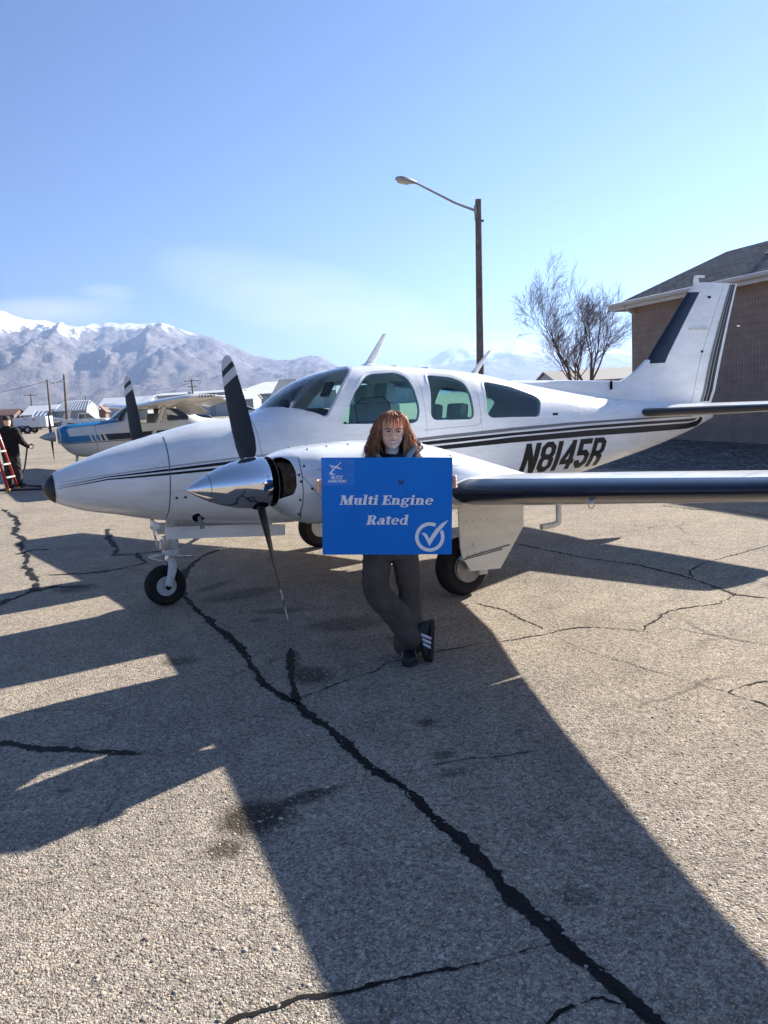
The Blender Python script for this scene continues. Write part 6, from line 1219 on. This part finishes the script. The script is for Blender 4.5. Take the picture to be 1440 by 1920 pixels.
# ------------------------------------------------------------------ far sheds and hangars
RW = mat('white_metal_roof', (.78, .78, .77), .45, var=.1, vscale=.8); WG = mat('grey_metal_wall', (.30, .32, .34), .6, var=.12, vscale=.6); WL = mat('pale_metal_wall', (.50, .51, .52), .6, var=.1, vscale=.6); BR = mat('brown_wall', (.20, .12, .09), .8); DB = mat('blue_grey_roof', (.10, .13, .18), .6); DOOR = mat('hangar_door', (.42, .44, .47), .55)
def shed(name, x0, x1, y, depth, he, hr, roof, wall, label, cat='building', ribs=0, axis='x', doors=0, rot=0., group=None, skew=0.):
    B = empty(name, ((x0 + x1) / 2, y, 0), rot, label, cat, group); L = x1 - x0; h = L / 2; d = depth
    if axis == 'x':      # ridge along x
        mb = MB(); mb.prism([(-h, 0, 0), (-h, 0, he), (-h, d / 2, hr), (-h, d, he), (-h, d, 0)], (1, 0, 0), .15); mb.prism([(h, 0, 0), (h, 0, he), (h, d / 2, hr), (h, d, he), (h, d, 0)], (1, 0, 0), .15); mb.box((0, .06, he / 2), (L - .16, .12, he)); mb.box((0, d - .06, he / 2), (L - .16, .12, he)); mb.build('wall', wall, B, smooth=False)
        for s in (0, 1):
            y0 = -.35 if s == 0 else d + .35; zz = he - .35 * (hr - he) / (d / 2) + .05; mb = MB(); mb.add([(-h - .3, y0, zz), (h + .3, y0, zz), (h + .3 - skew, d / 2, hr + .09), (-h - .3 + skew, d / 2, hr + .09), (-h - .3, y0, zz + .08), (h + .3, y0, zz + .08), (h + .3 - skew, d / 2, hr + .17), (-h - .3 + skew, d / 2, hr + .17)], [(0, 1, 2, 3), (4, 5, 6, 7), (0, 1, 5, 4), (1, 2, 6, 5), (2, 3, 7, 6), (3, 0, 4, 7)]); ro = mb.build('roof', roof, B, smooth=False)
            if ribs and s == 0:
                for k in range(ribs + 1):
                    x = -h - .25 + (L + .5) * k / ribs; f = 1 - skew / (h + .3); mb = MB(); mb.tube([(x, y0, zz + .11), (x * f, d / 2, hr + .20)], .07, 4); mb.build('roof_rib', wall, ro, smooth=False)
    else:                # gable towards the camera
        mb = MB(); mb.prism([(-h, .08, 0), (h, .08, 0), (h, .08, he), (0, .08, hr), (-h, .08, he)], (0, 1, 0), .15); mb.box((-h + .06, d / 2, he / 2), (.12, d - .2, he)); mb.box((h - .06, d / 2, he / 2), (.12, d - .2, he)); mb.build('wall', wall, B, smooth=False)
        for s in (-1, 1):
            mb = MB(); e = h + .3; zz = he - .3 * (hr - he) / h + .06; mb.add([(s * e, -.3, zz), (0, -.3, hr + .08), (0, d + .3, hr + .08), (s * e, d + .3, zz), (s * e, -.3, zz + .1), (0, -.3, hr + .18), (0, d + .3, hr + .18), (s * e, d + .3, zz + .1)], [(0, 1, 2, 3), (4, 5, 6, 7), (0, 1, 5, 4), (1, 2, 6, 5), (2, 3, 7, 6), (3, 0, 4, 7)]); mb.build('roof', roof, B, smooth=False)
    for k in range(doors):
        w = L * .8 / doors; MB().box((-L * .4 + w * (k + .5), -.03, he * .4), (w * .9, .06, he * .8)).build('door', DOOR, B, smooth=False)
    return B
shed('metal_shed', -47.3, -43.1, 115, 5, 2.3, 3.5, RW, WG, 'grey metal shed with a steep white ribbed roof behind the pickup', ribs=11, skew=.5)
shed('warehouse', -60.2, -55.4, 132, 7, 2.0, 3.35, RW, WL, 'low pale warehouse with a plain white roof behind the fuel trailer', doors=1, ribs=0)
shed('lean_to_shed', -55.2, -51.2, 125, 3, 1.7, 2.4, RW, WG, 'small lean-to with short white roof ribs beside the warehouse', ribs=7)
shed('store_shed', -51.2, -46.5, 121, 4, 2.2, 2.5, DB, WG, 'low store with a dark blue grey roof next to the ribbed shed')
shed('brown_hut', -64.0, -61.2, 131, 4, 2.2, 3.0, BR, BR, 'brown hut at the end of the warehouse')
shed('gable_hangar', -50.3, -41.5, 140, 9, 2.4, 4.1, RW, WL, 'pale hangar with a white gabled roof and long side wall', doors=2)
shed('small_brown_shed', -48.2, -46.6, 133, 2, 1.9, 2.7, BR, BR, 'tiny brown shed with a pointed roof beside the pale hangar', axis='y')
shed('flat_hangar', -43.8, -27.5, 152, 16, 4.2, 4.7, WL, WG, 'long flat grey hangar with large doors behind the high wing airplane', doors=4)
shed('white_roof_hangar', -30.5, -8.5, 160, 24, 3.6, 6.1, RW, WG, 'large grey hangar with a broad white roof seen beside the windshield', doors=3, skew=6.)
shed('box_hangar', -27.5, -20.5, 128, 9, 2.5, 3.3, RW, WG, 'small grey hangar with a bright white roof in front of the large one', doors=2)
shed('far_roof_building', 14.5, 25, 62, 9, 2.0, 2.85, mat('tan_roof', (.33, .30, .26), .8), WL, 'low building with a long tan roof behind the dorsal fin')
shed('terminal_hangar', -6, 12, 170, 20, 4.0, 5.2, RW, WL, 'wide pale hangar hidden behind the cabin windows', doors=4)
# --- utility poles and wires
def upole(x, y, h, lean, label, arms=0, transf=False):
    P = empty('utility_pole', (x, y, 0), 0, label, 'utility pole', 'utility poles beyond the apron'); mb = MB(); mb.tube([(0, 0, -.1), (lean, 0, h)], [.17, .12], 10); mb.build('pole', WOOD, P)
    for k in range(arms): MB().box((lean, -.1, h - .25 - k * .95), (2.4 - k * .9, .12, .12), bev=.02).build('crossarm', WOOD, P)
    for k in range(arms * 2): MB().lathe([(.05, 0), (.06, .08), (.03, .14)], (lean - .8 + 1.6 * (k % 2), -.1, h - .19 - (k // 2) * .95), seg=8).build('insulator', GALV, P)
    if transf: MB().lathe([(.3, 0), (.32, .05), (.32, .75), (.2, .85)], (lean - .5, -.2, h - 2.9), seg=14).build('transformer', GALV, P)
    return P
upole(-38.1, 95, 6.5, .35, 'thick dark utility pole standing behind the pickup truck'); upole(-46.3, 110, 6.7, .15, 'utility pole with a cable loop behind the ribbed shed'); upole(-66.5, 150, 6.0, .1, 'short utility pole behind the warehouse', 1); upole(-30.7, 130, 6.3, .05, 'utility pole with two crossarms and a grey transformer', 2, True); upole(-50.4, 135, 4.6, 0, 'thin utility pole beside the ribbed shed roof')
WIRE_ = mat('wire', (.05, .05, .05), .6)
for a, b_, sag, lab in (((-37.75, 95, 6.2), (-46.15, 110, 6.5), .5, 'black wire strung between the two nearer utility poles'), ((-46.15, 110, 6.5), (-75, 118, 5.0), .9, 'black wire running left from the pole behind the ribbed shed'), ((-43, 149, 5.35), (-30.6, 130, 5.8), .3, 'black wire along the top of the flat hangar')):
    P = [Vector(a).lerp(Vector(b_), k / 16) - Vector((0, 0, sag * 4 * (k / 16) * (1 - k / 16))) for k in range(17)]; mb = MB(); mb.tube(P, .025, 5); tag(mb.build('overhead_wire', WIRE_), lab, 'wire')
FL = empty('flood_light', (-37.9, 94.9, 5.62), 0, 'small pale flood light bracketed beside the thick dark pole', 'light'); MB().tube([(.25, 0, .1), (-1.0, -.1, .0)], .04, 6).build('bracket', GALV, FL); MB().box((-1.15, -.1, -.05), (.5, .3, .16), bev=.04).build('lamp_head', LENS, FL)
# tail of another parked airplane beyond the propeller
PT = empty('parked_airplane', (-43.2, 100, 0), R(178), 'white parked airplane with its fin rising behind the blue nose', 'airplane'); mb = MB(); mb.rings([[(x, w * math.cos(a), zc + hh * math.sin(a)) for a in [k * math.pi / 6 for k in range(12)]] for x, w, hh, zc in ((2.6, .05, .05, 1.0), (2.2, .35, .32, 1.0), (1, .5, .5, 1.05), (-.5, .45, .5, 1.1), (-2, .25, .28, 1.05), (-3.6, .06, .08, 1.1))]); mb.build('fuselage', CWHITE, PT)
mb = MB(); mb.rings([[(l - s * c, q * c, z) for s, q in foil_ring(.1, 0, 0, 1, 6)] for z, l, c in ((1.1, -2.5, 1.1), (2.2, -3.2, .75))]); mb.build('fin', CWHITE, PT)
for sg in (1, -1): surf([(.3, .7, 1.4, .85, .12, .02), (4.4, .5, 1.0, 1.1, .12, .02)], 0, 1, mirror=sg, n=6).build('wing', CWHITE, PT); surf([(.05, -2.7, .8, 1.15, .1, 0), (1.5, -2.95, .55, 1.16, .1, 0)], 0, 1, mirror=sg, n=6).build('tailplane', CWHITE, PT); wheel((-.2, sg * 1.2, .2), .2, .14, PT)
wheel((1.7, 0, .18), .18, .12, PT); MB().tube([(1.7, 0, .2), (1.7, 0, .8)], .04, 8).build('nose_gear', CWHITE, PT)
for sg in (1, -1): MB().tube([(-.2, sg * 1.2, .2), (-.2, sg * 1.1, .9)], .04, 8).build('gear_leg', CWHITE, PT)
# snow remnant in the yard
sn = MB(); rs = []
for r_, z in ((1., 0), (.8, .06), (.45, .11), (.05, .13)): rs.append([(10.75 + .9 * r_ * math.cos(a) * (1 + .2 * math.sin(3 * a)), 21.0 + .5 * r_ * math.sin(a), z) for a in [k * 2 * math.pi / 18 for k in range(18)]])
sn.rings(rs, True, False, True); tag(sn.build('snow_patch', mat('old_snow', (.78, .80, .84), .8, bump=.4)), 'small leftover patch of old snow by the building', 'snow')
# ------------------------------------------------------------------ air: thin haze round the whole place
hz = MB(); hz.box((0, 6000, 624), (44000, 36000, 1252)); hm = bpy.data.materials.new('haze_air'); hm.use_nodes = True; ht = hm.node_tree; ht.nodes.clear(); pv = ht.nodes.new('ShaderNodeVolumePrincipled'); pv.inputs['Color'].default_value = (.42, .585, .95, 1); pv.inputs['Density'].default_value = 8.5e-5; pv.inputs['Anisotropy'].default_value = .35
ho = ht.nodes.new('ShaderNodeOutputMaterial'); ht.links.new(pv.outputs[0], ho.inputs['Volume']); tag(hz.build('haze', hm, smooth=False), 'thin pale blue haze in the air before the mountains', 'haze', kind='stuff')
